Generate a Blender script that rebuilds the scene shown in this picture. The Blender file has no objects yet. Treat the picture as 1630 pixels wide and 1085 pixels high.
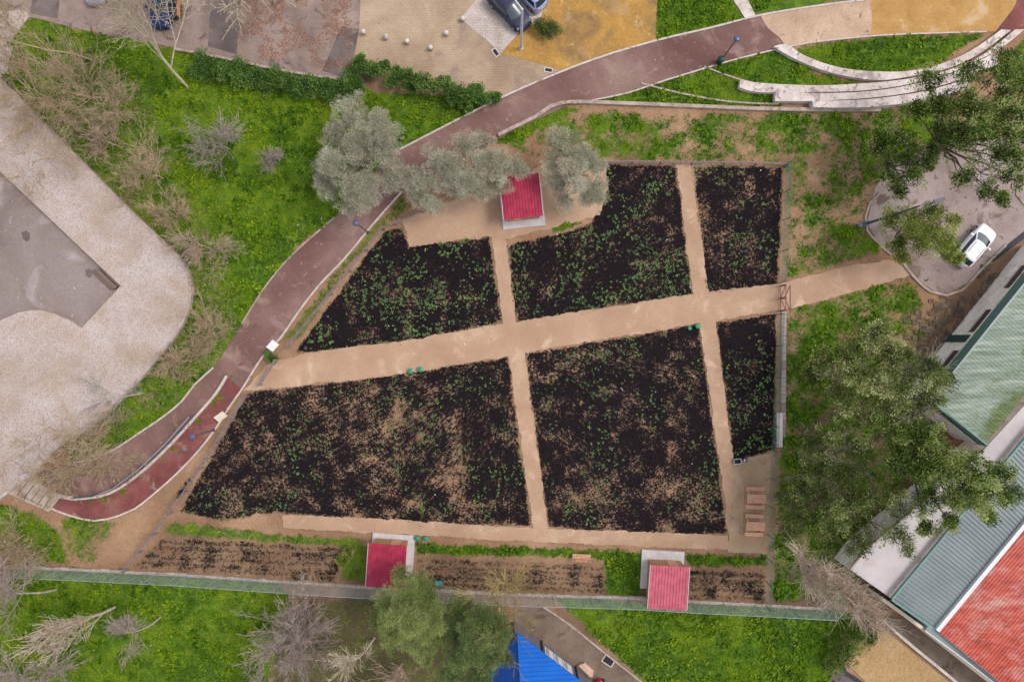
import bpy, bmesh, math, random
import numpy as np
from mathutils import Vector, Matrix
S = bpy.context.scene   # z up, one unit is a metre, +Y is the top of the photo
# ---------------- camera, world, sun, exposure ----------------
HC = 60.0
cam = bpy.data.objects.new("camera", bpy.data.cameras.new("camera"))
S.collection.objects.link(cam); S.camera = cam
cam.location = (0, 0, HC); cam.rotation_euler = (0, 0, 0)
cam.data.sensor_fit = 'HORIZONTAL'; cam.data.angle = 2*math.atan(45.278/HC)
cam.data.clip_start = 1.0; cam.data.clip_end = 2000
W = bpy.data.worlds.new("World"); S.world = W; W.use_nodes = True
wn = W.node_tree; wn.nodes.clear()
sky = wn.nodes.new('ShaderNodeTexSky'); sky.sky_type = 'NISHITA'; sky.sun_disc = False
sky.sun_elevation = math.radians(55); sky.sun_rotation = math.radians(80)
sky.air_density = 1.0; sky.dust_density = 1.0; sky.ozone_density = 1.0
bg = wn.nodes.new('ShaderNodeBackground'); bg.inputs['Strength'].default_value = 0.15
wo = wn.nodes.new('ShaderNodeOutputWorld')
hs = wn.nodes.new('ShaderNodeHueSaturation'); hs.inputs['Saturation'].default_value = .30     # a veiled, nearly white sky
wn.links.new(sky.outputs[0], hs.inputs['Color']); wn.links.new(hs.outputs[0], bg.inputs[0]); wn.links.new(bg.outputs[0], wo.inputs[0])
sl = bpy.data.lights.new("sun", 'SUN'); sl.energy = 1.1; sl.angle = math.radians(20); sl.color = (1.0, 0.93, 0.86)
sun = bpy.data.objects.new("sun", sl); S.collection.objects.link(sun)
el, az = math.radians(55), math.radians(80)      # azimuth clockwise from +Y
d = Vector((math.sin(az)*math.cos(el), math.cos(az)*math.cos(el), math.sin(el)))
sun.rotation_euler = d.to_track_quat('Z', 'Y').to_euler(); sun.location = (30, 5, 50)
S.view_settings.view_transform = 'Standard'; S.view_settings.look = 'None'
S.view_settings.exposure = 0.82; S.view_settings.gamma = 1.0
# ---------------- helpers ----------------
PI = math.pi
random.seed(4); RS = np.random.RandomState(7)
def P(x, y, z=0.0):                     # where a thing seen at photo position x, y stands when it is z metres up
    k = (HC-z)/HC/18.0
    return Vector(((x-815)*k, (542.5-y)*k, z))
def XY(pts, z=0.0): return [P(a, b, z) for a, b in pts]
def link(o, parent=None):
    S.collection.objects.link(o)
    if parent: o.parent = parent
    return o
def tag(o, label=None, cat=None, group=None, kind=None):
    if label: o['label'] = label
    if cat: o['category'] = cat
    if group: o['group'] = group
    if kind: o['kind'] = kind
    return o
def empty(name, loc, rz=0, label=None, cat=None, group=None):
    o = bpy.data.objects.new(name, None); o.empty_display_size = .3
    o.location = loc; o.rotation_euler = (0, 0, rz); link(o)
    return tag(o, label, cat, group)
def mobj(name, verts, faces, mat, parent=None, smooth=False):
    me = bpy.data.meshes.new(name); me.from_pydata([tuple(v) for v in verts], [], faces)
    bm = bmesh.new(); bm.from_mesh(me); bmesh.ops.recalc_face_normals(bm, faces=bm.faces); bm.to_mesh(me); bm.free()
    me.materials.append(mat)
    if smooth: me.polygons.foreach_set('use_smooth', [True]*len(me.polygons))
    return link(bpy.data.objects.new(name, me), parent)
def nobj(name, V, F, mat, parent=None, attr=None, smooth=False):   # numpy mesh, F (n,k)
    me = bpy.data.meshes.new(name); n, k = F.shape
    me.vertices.add(len(V)); me.vertices.foreach_set('co', np.ascontiguousarray(V, dtype=np.float32).ravel())
    me.loops.add(n*k); me.loops.foreach_set('vertex_index', np.ascontiguousarray(F, dtype=np.int32).ravel())
    me.polygons.add(n); me.polygons.foreach_set('loop_start', np.arange(0, n*k, k, dtype=np.int32))
    if smooth: me.polygons.foreach_set('use_smooth', np.ones(n, dtype=bool))
    me.update(calc_edges=True); me.materials.append(mat)
    if attr:
        for an, (dom, arr) in attr.items():
            a = me.attributes.new(an, 'FLOAT', dom); a.data.foreach_set('value', np.ascontiguousarray(arr, dtype=np.float32))
    return link(bpy.data.objects.new(name, me), parent)
class MB:                               # collects solid shapes into ONE mesh
    def __init__(s): s.v = []; s.f = []
    def add(s, v, f):
        n = len(s.v); s.v += [tuple(a) for a in v]; s.f += [tuple(i+n for i in q) for q in f]; return s
    def box(s, cx, cy, cz, sx, sy, sz, rz=0):
        c, sn = math.cos(rz), math.sin(rz); v = []
        for a in (-.5, .5):
            for b in (-.5, .5):
                for e in (-.5, .5):
                    x, y = a*sx, b*sy; v.append((cx+x*c-y*sn, cy+x*sn+y*c, cz+e*sz))
        return s.add(v, [(0,1,3,2),(4,6,7,5),(0,4,5,1),(2,3,7,6),(0,2,6,4),(1,5,7,3)])
    def bar(s, p, q, w, h=None):
        p, q = Vector(p), Vector(q); h = h or w; t = (q-p).normalized()
        u = t.cross(Vector((0,0,1))); u = Vector((1,0,0)) if u.length < 1e-3 else u.normalized()
        n = u.cross(t); v = []
        for o in (p, q):
            for a, b in ((-1,-1),(1,-1),(1,1),(-1,1)): v.append(o+u*a*w/2+n*b*h/2)
        return s.add(v, [(0,3,2,1),(4,5,6,7),(0,1,5,4),(1,2,6,5),(2,3,7,6),(3,0,4,7)])
    def tube(s, p, q, r0, r1=None, n=10):
        p, q = Vector(p), Vector(q); r1 = r0 if r1 is None else r1; t = (q-p).normalized()
        u = t.orthogonal().normalized(); w = t.cross(u); v = []
        for o, r in ((p, r0), (q, r1)):
            for i in range(n): a = 2*PI*i/n; v.append(o+(u*math.cos(a)+w*math.sin(a))*r)
        return s.add(v, [(i, (i+1)%n, n+(i+1)%n, n+i) for i in range(n)]+[tuple(range(n))[::-1], tuple(range(n, 2*n))])
    def lathe(s, c, prof, n=16, sq=1.0):
        v = []; f = []
        for r, z in prof:
            for i in range(n): a = 2*PI*i/n; v.append((c[0]+r*math.cos(a), c[1]+r*math.sin(a)*sq, c[2]+z))
        for j in range(len(prof)-1):
            for i in range(n): f.append((j*n+i, j*n+(i+1)%n, (j+1)*n+(i+1)%n, (j+1)*n+i))
        f.append(tuple(range(n))[::-1]); f.append(tuple(range((len(prof)-1)*n, len(prof)*n)))
        return s.add(v, f)
    def prism(s, poly, z0, z1):         # z1 number or list of tops
        n = len(poly); zt = z1 if isinstance(z1, (list, tuple)) else [z1]*n
        v = [(p[0], p[1], z0) for p in poly]+[(p[0], p[1], z) for p, z in zip(poly, zt)]
        return s.add(v, [tuple(range(n))[::-1], tuple(range(n, 2*n))]+[(i, (i+1)%n, n+(i+1)%n, n+i) for i in range(n)])
    def build(s, name, mat, parent=None, smooth=False): return mobj(name, s.v, s.f, mat, parent, smooth)
def smooth_line(pts, step=.5, closed=False):        # Catmull-Rom through photo points
    p = [Vector(a) for a in pts]; n = len(p); out = []
    for i in range(n if closed else n-1):
        a, b, c, e = (p[(i-1) % n] if closed or i else p[0]), p[i], p[(i+1) % n], (p[(i+2) % n] if closed or i+2 < n else p[-1])
        k = max(1, int((c-b).length/step/18))
        for j in range(k):
            t = j/k; out.append(.5*((2*b)+(c-a)*t+(2*a-5*b+4*c-e)*t*t+(3*b-a-3*c+e)*t**3))
    if not closed: out.append(p[-1])
    return [(v[0], v[1]) for v in out]
def ragged(pts, amp=.06, step=.18, seed=1):         # uneven edge for trodden earth
    r = random.Random(seed); out = []; n = len(pts)
    for i in range(n):
        a, b = Vector(pts[i]), Vector(pts[(i+1) % n]); L = (b-a).length/18; k = max(1, int(L/step))
        nn = Vector((-(b-a)[1], (b-a)[0])).normalized() if L > 0 else Vector((0, 0))
        w_ = 0.0
        for j in range(k):
            w_ = .72*w_+r.gauss(0, amp*.75)
            q = a+(b-a)*(j/k)+nn*(w_+r.gauss(0, amp*.25))*18
            out.append((q[0], q[1]))
    return out
def sheet(name, pts, z, mat, kind='structure', thick=.06):
    return tag(MB().prism(XY(pts, 0), z-thick, z).build(name, mat), kind=kind)
def offset(line, d):
    out = []; n = len(line)
    for i in range(n):
        a, b = Vector(line[max(i-1, 0)][:2]), Vector(line[min(i+1, n-1)][:2]); t = (b-a).normalized()
        out.append(Vector((line[i][0]-t[1]*d, line[i][1]+t[0]*d, 0)))
    return out
def strip_mesh(mb, lineA, lineB, z0, z1):           # solid band between two lines of equal length
    n = len(lineA); v = []
    for a, b in zip(lineA, lineB): v += [(a[0], a[1], z0), (b[0], b[1], z0), (b[0], b[1], z1), (a[0], a[1], z1)]
    f = []
    for i in range(n-1):
        k = 4*i; f += [(k+3, k+2, k+6, k+7), (k, k+4, k+5, k+1), (k, k+3, k+7, k+4), (k+1, k+5, k+6, k+2)]
    f += [(0, 1, 2, 3), (4*n-4, 4*n-1, 4*n-2, 4*n-3)]
    return mb.add(v, f)
def kerb(pts, w, z1, mat, name='kerb', z0=-.05):
    l = XY(smooth_line(pts, .8), 0); mb = MB(); strip_mesh(mb, offset(l, w/2), offset(l, -w/2), z0, z1)
    return tag(mb.build(name, mat), kind='structure')
def resample(pts, n):
    p = [Vector(a) for a in smooth_line(pts, .3)]; L = [0]
    for a, b in zip(p, p[1:]): L.append(L[-1]+(b-a).length)
    out = []; j = 0
    for i in range(n):
        t = L[-1]*i/(n-1)
        while j < len(L)-2 and L[j+1] < t: j += 1
        u = (t-L[j])/max(1e-9, L[j+1]-L[j]); out.append(p[j].lerp(p[j+1], u))
    return out
# ---------------- numpy noise ----------------
def vnoise(x, y, sc, seed=0):
    x = np.asarray(x)*sc+seed*17.3; y = np.asarray(y)*sc-seed*9.1
    xi, yi = np.floor(x).astype(np.int64), np.floor(y).astype(np.int64); fx, fy = x-xi, y-yi
    fx = fx*fx*(3-2*fx); fy = fy*fy*(3-2*fy)
    def h(a, b):
        n = (a*374761393+b*668265263+seed*1442695041) & 0x7fffffff
        n = ((n ^ (n >> 13))*1274126177) & 0x7fffffff
        return ((n ^ (n >> 16)) & 0xffff)/65535.0
    return (h(xi, yi)*(1-fx)+h(xi+1, yi)*fx)*(1-fy)+(h(xi, yi+1)*(1-fx)+h(xi+1, yi+1)*fx)*fy
def fbm(x, y, sc, seed=0, o=4):
    a = 0; s = 0; w = 1
    for i in range(o): a = a+w*vnoise(x, y, sc*2**i, seed+i); s += w; w *= .55
    return a/s
def polymask(poly, X, Y, soft):         # 0..1 with a soft edge of that many photo pixels
    ins = np.zeros(X.shape, bool); dmin = np.full(X.shape, 1e9); n = len(poly)
    for i in range(n):
        x0, y0 = poly[i]; x1, y1 = poly[(i+1) % n]
        if y0 != y1: ins ^= ((y0 > Y) != (y1 > Y)) & (X < (x1-x0)*(Y-y0)/(y1-y0)+x0)
        dx, dy = x1-x0, y1-y0; t = np.clip(((X-x0)*dx+(Y-y0)*dy)/(dx*dx+dy*dy+1e-9), 0, 1)
        dmin = np.minimum(dmin, np.hypot(X-x0-t*dx, Y-y0-t*dy))
    return np.clip(.5+np.where(ins, dmin, -dmin)/soft, 0, 1)
# ---------------- materials ----------------
class G:
    def __init__(s, name):
        s.m = bpy.data.materials.new(name); s.m.use_nodes = True; s.t = s.m.node_tree
        s.b = s.t.nodes['Principled BSDF']; s.b.inputs['Specular IOR Level'].default_value = .3
    def n(s, typ, inp=None, **kw):
        o = s.t.nodes.new(typ)
        for k, v in kw.items(): setattr(o, k, v)
        for k, v in (inp or {}).items(): s.set(o.inputs[k], v)
        return o
    def set(s, sock, v):
        if isinstance(v, bpy.types.NodeSocket): s.t.links.new(v, sock)
        else: sock.default_value = v
    def pos(s): return s.n('ShaderNodeNewGeometry').outputs['Position']
    def obj(s): return s.n('ShaderNodeTexCoord').outputs['Object']
    def noise(s, co, sc, det=4, rough=.6, dist=0):
        f = s.n('ShaderNodeTexNoise', {'Vector': co, 'Scale': sc, 'Detail': det, 'Roughness': rough, 'Distortion': dist}).outputs['Fac']
        o = s.n('ShaderNodeMath', {0: f, 1: 1.55, 2: -.275}, operation='MULTIPLY_ADD'); return o.outputs[0]
    def ramp(s, fac, stops, interp='LINEAR'):
        r = s.n('ShaderNodeValToRGB', {'Fac': fac}); e = r.color_ramp; e.interpolation = interp
        while len(e.elements) < len(stops): e.elements.new(.5)
        for el, (p, c) in zip(e.elements, stops):
            el.position = p; el.color = (c if isinstance(c, tuple) else (c, c, c))+(1,)
        return r.outputs['Color']
    def mix(s, f, a, b, blend='MIX'):
        o = s.n('ShaderNodeMix', data_type='RGBA', blend_type=blend)
        for i, v in ((0, f), (6, a), (7, b)):
            if isinstance(v, tuple) and len(v) == 3: v = v+(1,)
            s.set(o.inputs[i], v)
        return o.outputs[2]
    def math(s, op, a, b=0.0, clamp=False):
        o = s.n('ShaderNodeMath', operation=op, use_clamp=clamp); s.set(o.inputs[0], a); s.set(o.inputs[1], b); return o.outputs[0]
    def attr(s, n): return s.n('ShaderNodeAttribute', attribute_name=n).outputs['Fac']
    def bump(s, h, dist=.05, st=.6):
        s.set(s.b.inputs['Normal'], s.n('ShaderNodeBump', {'Height': h, 'Distance': dist, 'Strength': st}).outputs[0])
    def out(s, col, rough=.85, metal=0.0):
        if isinstance(col, tuple) and len(col) == 3: col = col+(1,)
        s.set(s.b.inputs['Base Color'], col); s.set(s.b.inputs['Roughness'], rough); s.set(s.b.inputs['Metallic'], metal); return s.m
def flat(name, c, rough=.6, metal=0.0, var=.12, sc=3.0, spec=.3, coat=0.0):   # worn, slightly uneven surface
    g = G(name); f = g.noise(g.obj(), sc, 5, .65)
    a = tuple(x*(1-var) for x in c); b = tuple(min(1, x*(1+var)) for x in c)
    g.b.inputs['Specular IOR Level'].default_value = spec; g.b.inputs['Coat Weight'].default_value = coat
    return g.out(g.ramp(f, [(.3, a), (.7, b)]), rough, metal)
def earthy(name, stops, sc=.35, fine=6.0, stains=None, bump=.03, rough=.9, finec=(.86, 1.1), dist=.4, brick=0):
    g = G(name); p = g.pos(); c = g.ramp(g.noise(p, sc, 6, .6, dist), stops)
    f = g.noise(p, fine, 5, .75); c = g.mix(1.0, c, g.ramp(f, [(.3, finec[0]), (.7, finec[1])]), 'MULTIPLY')
    for (ssc, lo, hi, col) in (stains or []):
        c = g.mix(g.ramp(g.noise(p, ssc, 5, .65, .6), [(lo, 0.0), (hi, 1.0)]), c, col)
    if brick:
        bk = g.n('ShaderNodeTexBrick', {'Vector': p, 'Color1': (1,1,1,1), 'Color2': (.93,.92,.91,1), 'Mortar': (.76,.73,.71,1), 'Scale': brick, 'Mortar Size': .02, 'Brick Width': .6, 'Row Height': .3}).outputs[0]
        c = g.mix(1.0, c, bk, 'MULTIPLY')
    g.bump(f, bump); return g.out(c, rough)
# ---------------- regions read off the place plan ----------------
LUSH = [([(15,34),(60,30),(150,52),(230,66),(350,92),(548,126),(600,148),(800,150),(720,200),(640,240),(560,330),(470,395),(385,520),(300,640),(190,716),(120,735),(95,705),(190,635),(275,535),(300,465),(285,410),(130,260),(0,135)], .95),
 ([(1045,-20),(1190,-20),(1230,20),(1130,45),(1043,66)], 1.0), ([(1195,-20),(1400,-20),(1300,10),(1212,24)], 1.0),
 ([(935,160),(1060,128),(1240,75),(1300,110),(1240,165),(1240,170),(905,165)], .95), ([(1225,88),(1300,118),(1400,132),(1330,139),(1200,136),(1160,110)], .85), ([(1255,78),(1420,56),(1570,54),(1500,100),(1400,125),(1300,112)], .9),
 ([(1570,110),(1630,60),(1700,60),(1700,160),(1590,130)], .9),
 ([(-80,896),(200,908),(440,926),(470,960),(440,1030),(400,1200),(-80,1200)], .95), ([(880,950),(1320,968),(1395,985),(1345,1050),(1310,1200),(1100,1200),(1020,1080)], .95),
 ([(-80,785),(10,800),(60,820),(100,850),(105,895),(-80,900)], .8), ([(800,200),(890,168),(925,172),(900,190),(830,222),(790,232)], 1.0),
 ([(445,545),(520,450),(600,352),(640,310),(655,330),(612,362),(560,420),(478,540)], .62), ([(270,830),(340,835),(430,848),(580,858),(570,872),(400,862),(262,850)], .75),
 ([(662,862),(760,868),(960,874),(1020,876),(1020,892),(960,888),(665,880)], 1.0), ([(960,872),(1025,878),(1020,955),(964,950)], .9), ([(1092,880),(1222,884),(1222,902),(1095,898)], 1.0),
 ([(548,862),(588,866),(582,925),(540,925)], .75), ([(430,962),(560,948),(800,960),(830,1020),(800,1200),(430,1200)], .42),
 ([(735,374),(778,372),(779,392),(735,382)], .8), ([(868,358),(910,352),(930,356),(880,374)], .8)]
SPARSE = [([(800,230),(890,180),(1440,178),(1480,260),(1380,330),(1400,400),(1250,445),(1250,262),(960,256),(850,250)], .58), ([(1250,495),(1450,440),(1480,520),(1500,640),(1400,880),(1340,960),(1225,955),(1240,720)], .66),
 ([(100,815),(190,830),(150,895),(90,895)], .45), ([(1310,180),(1440,190),(1420,240),(1300,260)], .65), ([(1400,172),(1560,150),(1650,120),(1650,330),(1500,230),(1400,260)], .7)]
MULCH = [([(470,562),(540,465),(612,368),(640,362),(650,394),(700,386),(778,378),(799,514),(650,542)], .88), ([(808,392),(830,384),(895,372),(945,352),(968,262),(1075,264),(1103,468),(960,490),(822,515)], .90),
 ([(1104,263),(1246,266),(1238,452),(1127,468)], .83), ([(395,624),(600,600),(808,568),(846,836),(700,836),(440,815),(360,828),(285,815)], .80),
 ([(836,563),(1113,516),(1158,850),(1000,850),(873,838)], .82), ([(1140,513),(1236,500),(1233,715),(1168,732)], .95), ([(290,790),(360,690),(350,700),(270,800)], .5)]
THIN = [([(520,650),(700,640),(760,700),(800,840),(500,830),(480,700)], .13), ([(880,770),(1140,760),(1155,850),(875,838)], .16), ([(540,760),(690,760),(680,830),(500,820)], .14), ([(1020,450),(1100,400),(1100,470)], .1)]
ROWS = [([(262,852),(545,872),(535,928),(212,902)], .50), ([(660,884),(962,896),(962,946),(700,940),(668,934)], .42), ([(1096,904),(1218,908),(1218,958),(1096,956)], .55)]
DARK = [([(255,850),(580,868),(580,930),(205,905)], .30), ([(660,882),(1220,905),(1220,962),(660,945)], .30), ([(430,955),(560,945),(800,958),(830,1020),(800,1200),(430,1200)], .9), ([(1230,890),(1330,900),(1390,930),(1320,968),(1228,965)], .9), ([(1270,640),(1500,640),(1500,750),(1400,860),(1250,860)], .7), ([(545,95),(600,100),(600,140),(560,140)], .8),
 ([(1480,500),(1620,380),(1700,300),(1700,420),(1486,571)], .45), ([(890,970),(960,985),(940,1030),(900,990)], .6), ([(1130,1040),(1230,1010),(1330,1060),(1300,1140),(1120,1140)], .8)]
STRAW = [([(10,50),(150,60),(230,150),(270,250),(330,350),(370,470),(360,590),(300,600),(250,560),(300,480),(285,400),(130,260),(0,140)], .40), ([(90,690),(150,640),(230,640),(180,700),(120,735)], .4), ([(200,560),(300,560),(300,640),(200,660)], .38), ([(-80,800),(30,840),(100,900),(-80,905)], .55)]
def field(regs, X, Y, soft, w=1.0):
    a = np.zeros(X.shape)
    jx = (fbm(X, Y, .08, 3)-.5)*14*w; jy = (fbm(X, Y, .08, 9)-.5)*14*w
    for poly, v in regs: a = np.maximum(a, v*polymask(poly, X+jx, Y+jy, soft))
    return a
def fields(X, Y):
    n1 = fbm(X, Y, .06, 21, 5); n2 = fbm(X, Y, .012, 5, 3)
    sp = field(SPARSE, X, Y, 14); g = np.maximum(field(LUSH, X, Y, 8), np.clip(sp+(n1-.5)*1.45+(fbm(X, Y, .014, 25, 2)-.5)*.6, 0, 1)*np.clip(sp*4, 0, 1))
    mu = field(MULCH, X, Y, 5, .35); th = field(THIN, X, Y, 40)
    mu = np.where(mu > 0, mu-.02-th*.65+(fbm(X, Y, .055, 31, 4)-.5)*.95+(fbm(X, Y, .014, 37, 2)-.5)*.25, 0)
    rw = field(ROWS, X, Y, 8, .5); ph = np.sin((Y-X*.045)*2*PI/13.0); rr = np.clip(rw-.08+.10*ph*(rw > 0)+(fbm(X, Y, .05, 41)-.5)*1.1*(rw > 0), 0, 1)
    mu = np.maximum(mu, rr)
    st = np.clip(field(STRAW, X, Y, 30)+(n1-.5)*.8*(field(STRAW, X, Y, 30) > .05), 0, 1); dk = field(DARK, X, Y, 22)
    g = np.clip(g-np.where(mu > .3, .8, 0), 0, 1)
    return g, mu, st, dk, n2
# ---------------- the ground: one sheet to the horizon ----------------
xs = np.concatenate([[-900, -300, -120, -70], np.arange(-46.6, 46.7, .2), [70, 120, 300, 900]])
ys = np.concatenate([[-900, -300, -90, -50], np.arange(-31.6, 31.7, .2), [50, 90, 300, 900]])
GX, GY = np.meshgrid(xs, ys); PX, PY = GX*18+815, 542.5-GY*18
g_, m_, s_, k_, n_ = fields(PX, PY)
outer = (np.abs(GX) > 48) | (np.abs(GY) > 33); g_ = np.where(outer, .75, g_)
hard = polymask([(0,-40),(575,-40),(560,120),(300,70),(0,20)], PX, PY, 3)
GZ = (fbm(PX, PY, .05, 77)-.5)*.10*np.clip(g_, 0, 1)-.03+.03*np.clip(m_, 0, 1)
GZ = np.where(outer, -.02, GZ)
nx = len(xs); idx = np.arange(GX.size).reshape(GX.shape)
F = np.stack([idx[:-1,:-1], idx[:-1,1:], idx[1:,1:], idx[1:,:-1]], -1).reshape(-1, 4)
g = G('ground_mat'); p = g.pos()
hf = g.noise(p, 3.2, 8, .78); hf2 = g.noise(p, 1.2, 7, .72, .4); vf = g.noise(p, 14, 4, .7); lo = g.noise(p, .22, 5, .6)
soil = g.ramp(lo, [(.2, (.23,.13,.075)), (.5, (.35,.205,.12)), (.8, (.45,.28,.17))])
soil = g.mix(1.0, soil, g.ramp(vf, [(.3, .72), (.7, 1.12)]), 'MULTIPLY')
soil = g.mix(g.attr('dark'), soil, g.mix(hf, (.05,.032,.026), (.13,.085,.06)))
grass = g.ramp(g.noise(p, .9, 7, .75), [(.25, (.035,.08,.010)), (.5, (.08,.165,.012)), (.75, (.16,.27,.018))])
straw = g.ramp(hf, [(.3, (.13,.10,.05)), (.6, (.30,.23,.13)), (.8, (.40,.32,.20))])
grass = g.mix(g.ramp(g.math('ADD', g.attr('straw'), g.math('MULTIPLY', g.math('SUBTRACT', hf2, .5), 1.6)), [(.42, 0.0), (.62, 1.0)]), grass, straw)
mulch = g.ramp(g.noise(p, 9, 5, .8), [(.3, (.006,.0045,.006)), (.6, (.016,.011,.013)), (.8, (.045,.03,.027))])
gm = g.ramp(g.math('ADD', g.attr('grass'), g.math('MULTIPLY', g.math('SUBTRACT', hf, .5), 1.5)), [(.30, 0.0), (.78, .95)])
sf = g.noise(p, 6.5, 6, .72); nz = g.math('ADD', g.math('MULTIPLY', g.math('SUBTRACT', hf, .5), 1.5), g.math('MULTIPLY', g.math('SUBTRACT', sf, .5), 1.15))
mm = g.ramp(g.math('ADD', g.attr('mulch'), nz), [(.38, 0.0), (.64, 1.0)])
soil = g.mix(g.math('MULTIPLY', g.attr('mulch'), .75, True), soil, g.mix(vf, (.10,.062,.045), (.30,.18,.115)))
grass = g.mix(g.math('SUBTRACT', .85, g.attr('grass'), True), grass, (.115,.105,.045))
c = g.mix(gm, soil, grass); c = g.mix(mm, c, mulch)
g.bump(g.math('ADD', g.math('MULTIPLY', hf, 1.0), g.math('MULTIPLY', vf, .4)), .12, .7); ground_mat = g.out(c, .95); g.b.inputs['Specular IOR Level'].default_value = .1
pt = lambda a: ('POINT', a.ravel())
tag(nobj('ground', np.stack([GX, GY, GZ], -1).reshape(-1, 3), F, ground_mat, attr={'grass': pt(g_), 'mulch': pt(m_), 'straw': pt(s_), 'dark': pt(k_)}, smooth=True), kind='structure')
# ---------------- ground materials ----------------
M = {}
M['sand'] = earthy('sand_path_mat', [(.3, (.37,.23,.145)), (.55, (.425,.27,.175)), (.75, (.47,.31,.205))], .25, 9, [(1.3, .62, .85, (.38,.24,.145)), (.5, .6, .85, (.55,.38,.26)), (3.5, .78, .86, (.27,.17,.11))], .02, finec=(.85, 1.08))
M['redpath'] = earthy('red_path_mat', [(.2, (.125,.055,.046)), (.5, (.185,.10,.083)), (.8, (.265,.168,.138))], .14, 5, [(.45, .55, .85, (.32,.205,.17)), (.9, .74, .84, (.11,.055,.055)), (1.6, .72, .85, (.40,.27,.22))], .01, .8, (.86, 1.08), .5)
M['redwet'] = earthy('dark_red_path_mat', [(.2, (.11,.034,.032)), (.5, (.20,.058,.05)), (.8, (.27,.13,.105))], .3, 5, [(.9, .58, .8, (.10,.06,.055)), (.5, .62, .8, (.30,.19,.14))], .01, .8)
M['beigepath'] = earthy('beige_path_mat', [(.3, (.40,.26,.175)), (.7, (.52,.36,.25))], .3, 5, [(1.2, .66, .78, (.2,.12,.10))], .01)
M['orange'] = earthy('orange_path_mat', [(.2, (.36,.19,.055)), (.8, (.48,.28,.10))], .5, 5, [(.5, .6, .75, (.50,.34,.20))], .01)
M['orange2'] = earthy('orange_paving_mat', [(.1, (.20,.11,.045)), (.4, (.31,.175,.055)), (.6, (.41,.215,.045)), (.9, (.47,.28,.09))], .28, 4, [(.9, .62, .80, (.50,.32,.12)), (1.6, .72, .85, (.17,.10,.05)), (.5, .6, .9, (.36,.25,.14))], .01, .85, (.82, 1.1), 1.5)
M['cobble'] = None
g = G('cobble_mat'); p = g.pos(); v = g.n('ShaderNodeTexVoronoi', {'Vector': p, 'Scale': 5.5, 'Randomness': .8}, feature='DISTANCE_TO_EDGE').outputs['Distance']
base = g.ramp(g.noise(p, .12, 6, .65, .5), [(.2, (.37,.28,.22)), (.5, (.50,.41,.375)), (.8, (.57,.49,.47))])
base = g.mix(g.ramp(g.noise(p, .35, 6, .7, .5), [(.38, 0.0), (.85, .7)]), base, (.36,.245,.145))
sp = g.ramp(g.noise(p, 8.5, 3, .8), [(.54, 0.0), (.76, .75)])
c = g.mix(sp, base, (.16,.115,.09)); c = g.mix(g.ramp(v, [(.0, .55), (.12, 0.0)]), c, (.22,.17,.14)); g.bump(v, .03); M['cobble'] = g.out(c, .9)
M['court'] = earthy('court_mat', [(.1, (.15,.11,.095)), (.5, (.235,.18,.16)), (.85, (.33,.265,.245))], .12, 5, [(.35, .60, .85, (.36,.30,.295)), (1.3, .70, .82, (.42,.36,.35)), (.3, .70, .95, (.15,.115,.115)), (.2, .6, .9, (.27,.20,.165))], .01, .8, (.88, 1.08), .6)
M['asphalt'] = earthy('parking_asphalt_mat', [(.2, (.17,.12,.10)), (.5, (.25,.18,.15)), (.8, (.33,.245,.21))], .3, 7, [(.8, .58, .80, (.10,.07,.065)), (.45, .62, .9, (.28,.15,.095))], .02)
M['tarmac'] = earthy('tarmac_patch_mat', [(.3, (.105,.08,.075)), (.7, (.175,.135,.125))], .5, 7, [(1.0, .6, .75, (.22,.15,.12))], .02)
M['forecourt'] = earthy('forecourt_mat', [(.3, (.32,.22,.145)), (.55, (.41,.295,.195)), (.75, (.47,.35,.24))], .22, 8, [(.35, .56, .85, (.25,.18,.15)), (1.5, .74, .85, (.18,.12,.09))], .02, brick=1.4)
M['paver'] = earthy('paver_mat', [(.3, (.42,.34,.29)), (.7, (.60,.51,.47))], .4, 7, None, .02, finec=(.75, 1.15), brick=1.4)
M['road'] = earthy('lane_mat', [(.3, (.135,.095,.07)), (.7, (.22,.16,.12))], .35, 6, [(.5, .6, .75, (.10,.075,.05))], .02)
M['lot'] = earthy('car_park_mat', [(.25, (.22,.16,.14)), (.5, (.31,.235,.21)), (.75, (.38,.30,.275))], .2, 6, [(.5, .60, .72, (.17,.115,.095)), (2.0, .70, .76, (.09,.06,.055))], .015)
M['yellowsand'] = earthy('raked_sand_mat', [(.3, (.46,.275,.12)), (.7, (.54,.345,.165))], .4, 4.0, [(3.2, .66, .80, (.33,.20,.085))], .5)
M['concrete'] = earthy('concrete_mat', [(.3, (.46,.39,.36)), (.7, (.62,.54,.50))], .8, 6, [(.9, .62, .75, (.28,.23,.21))], .01)
M['stone'] = earthy('pale_stone_mat', [(.3, (.47,.38,.335)), (.7, (.64,.55,.50))], .9, 6, [(.8, .58, .70, (.30,.24,.23)), (2.0, .66, .74, (.22,.17,.14))], .01)
M['kerb'] = earthy('kerb_mat', [(.3, (.30,.23,.185)), (.7, (.45,.36,.30))], 1.2, 6, [(1.5, .6, .7, (.24,.17,.12))], .01)
M['whitekerb'] = earthy('white_kerb_mat', [(.3, (.44,.36,.32)), (.7, (.58,.50,.45))], 1.2, 6, [(1.2, .62, .72, (.30,.2,.16))], .01)
M['yard'] = earthy('sand_yard_mat', [(.2, (.27,.18,.105)), (.5, (.37,.25,.155)), (.8, (.46,.315,.205))], .35, 9, [(1.0, .62, .8, (.20,.15,.10))], .02)
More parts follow.
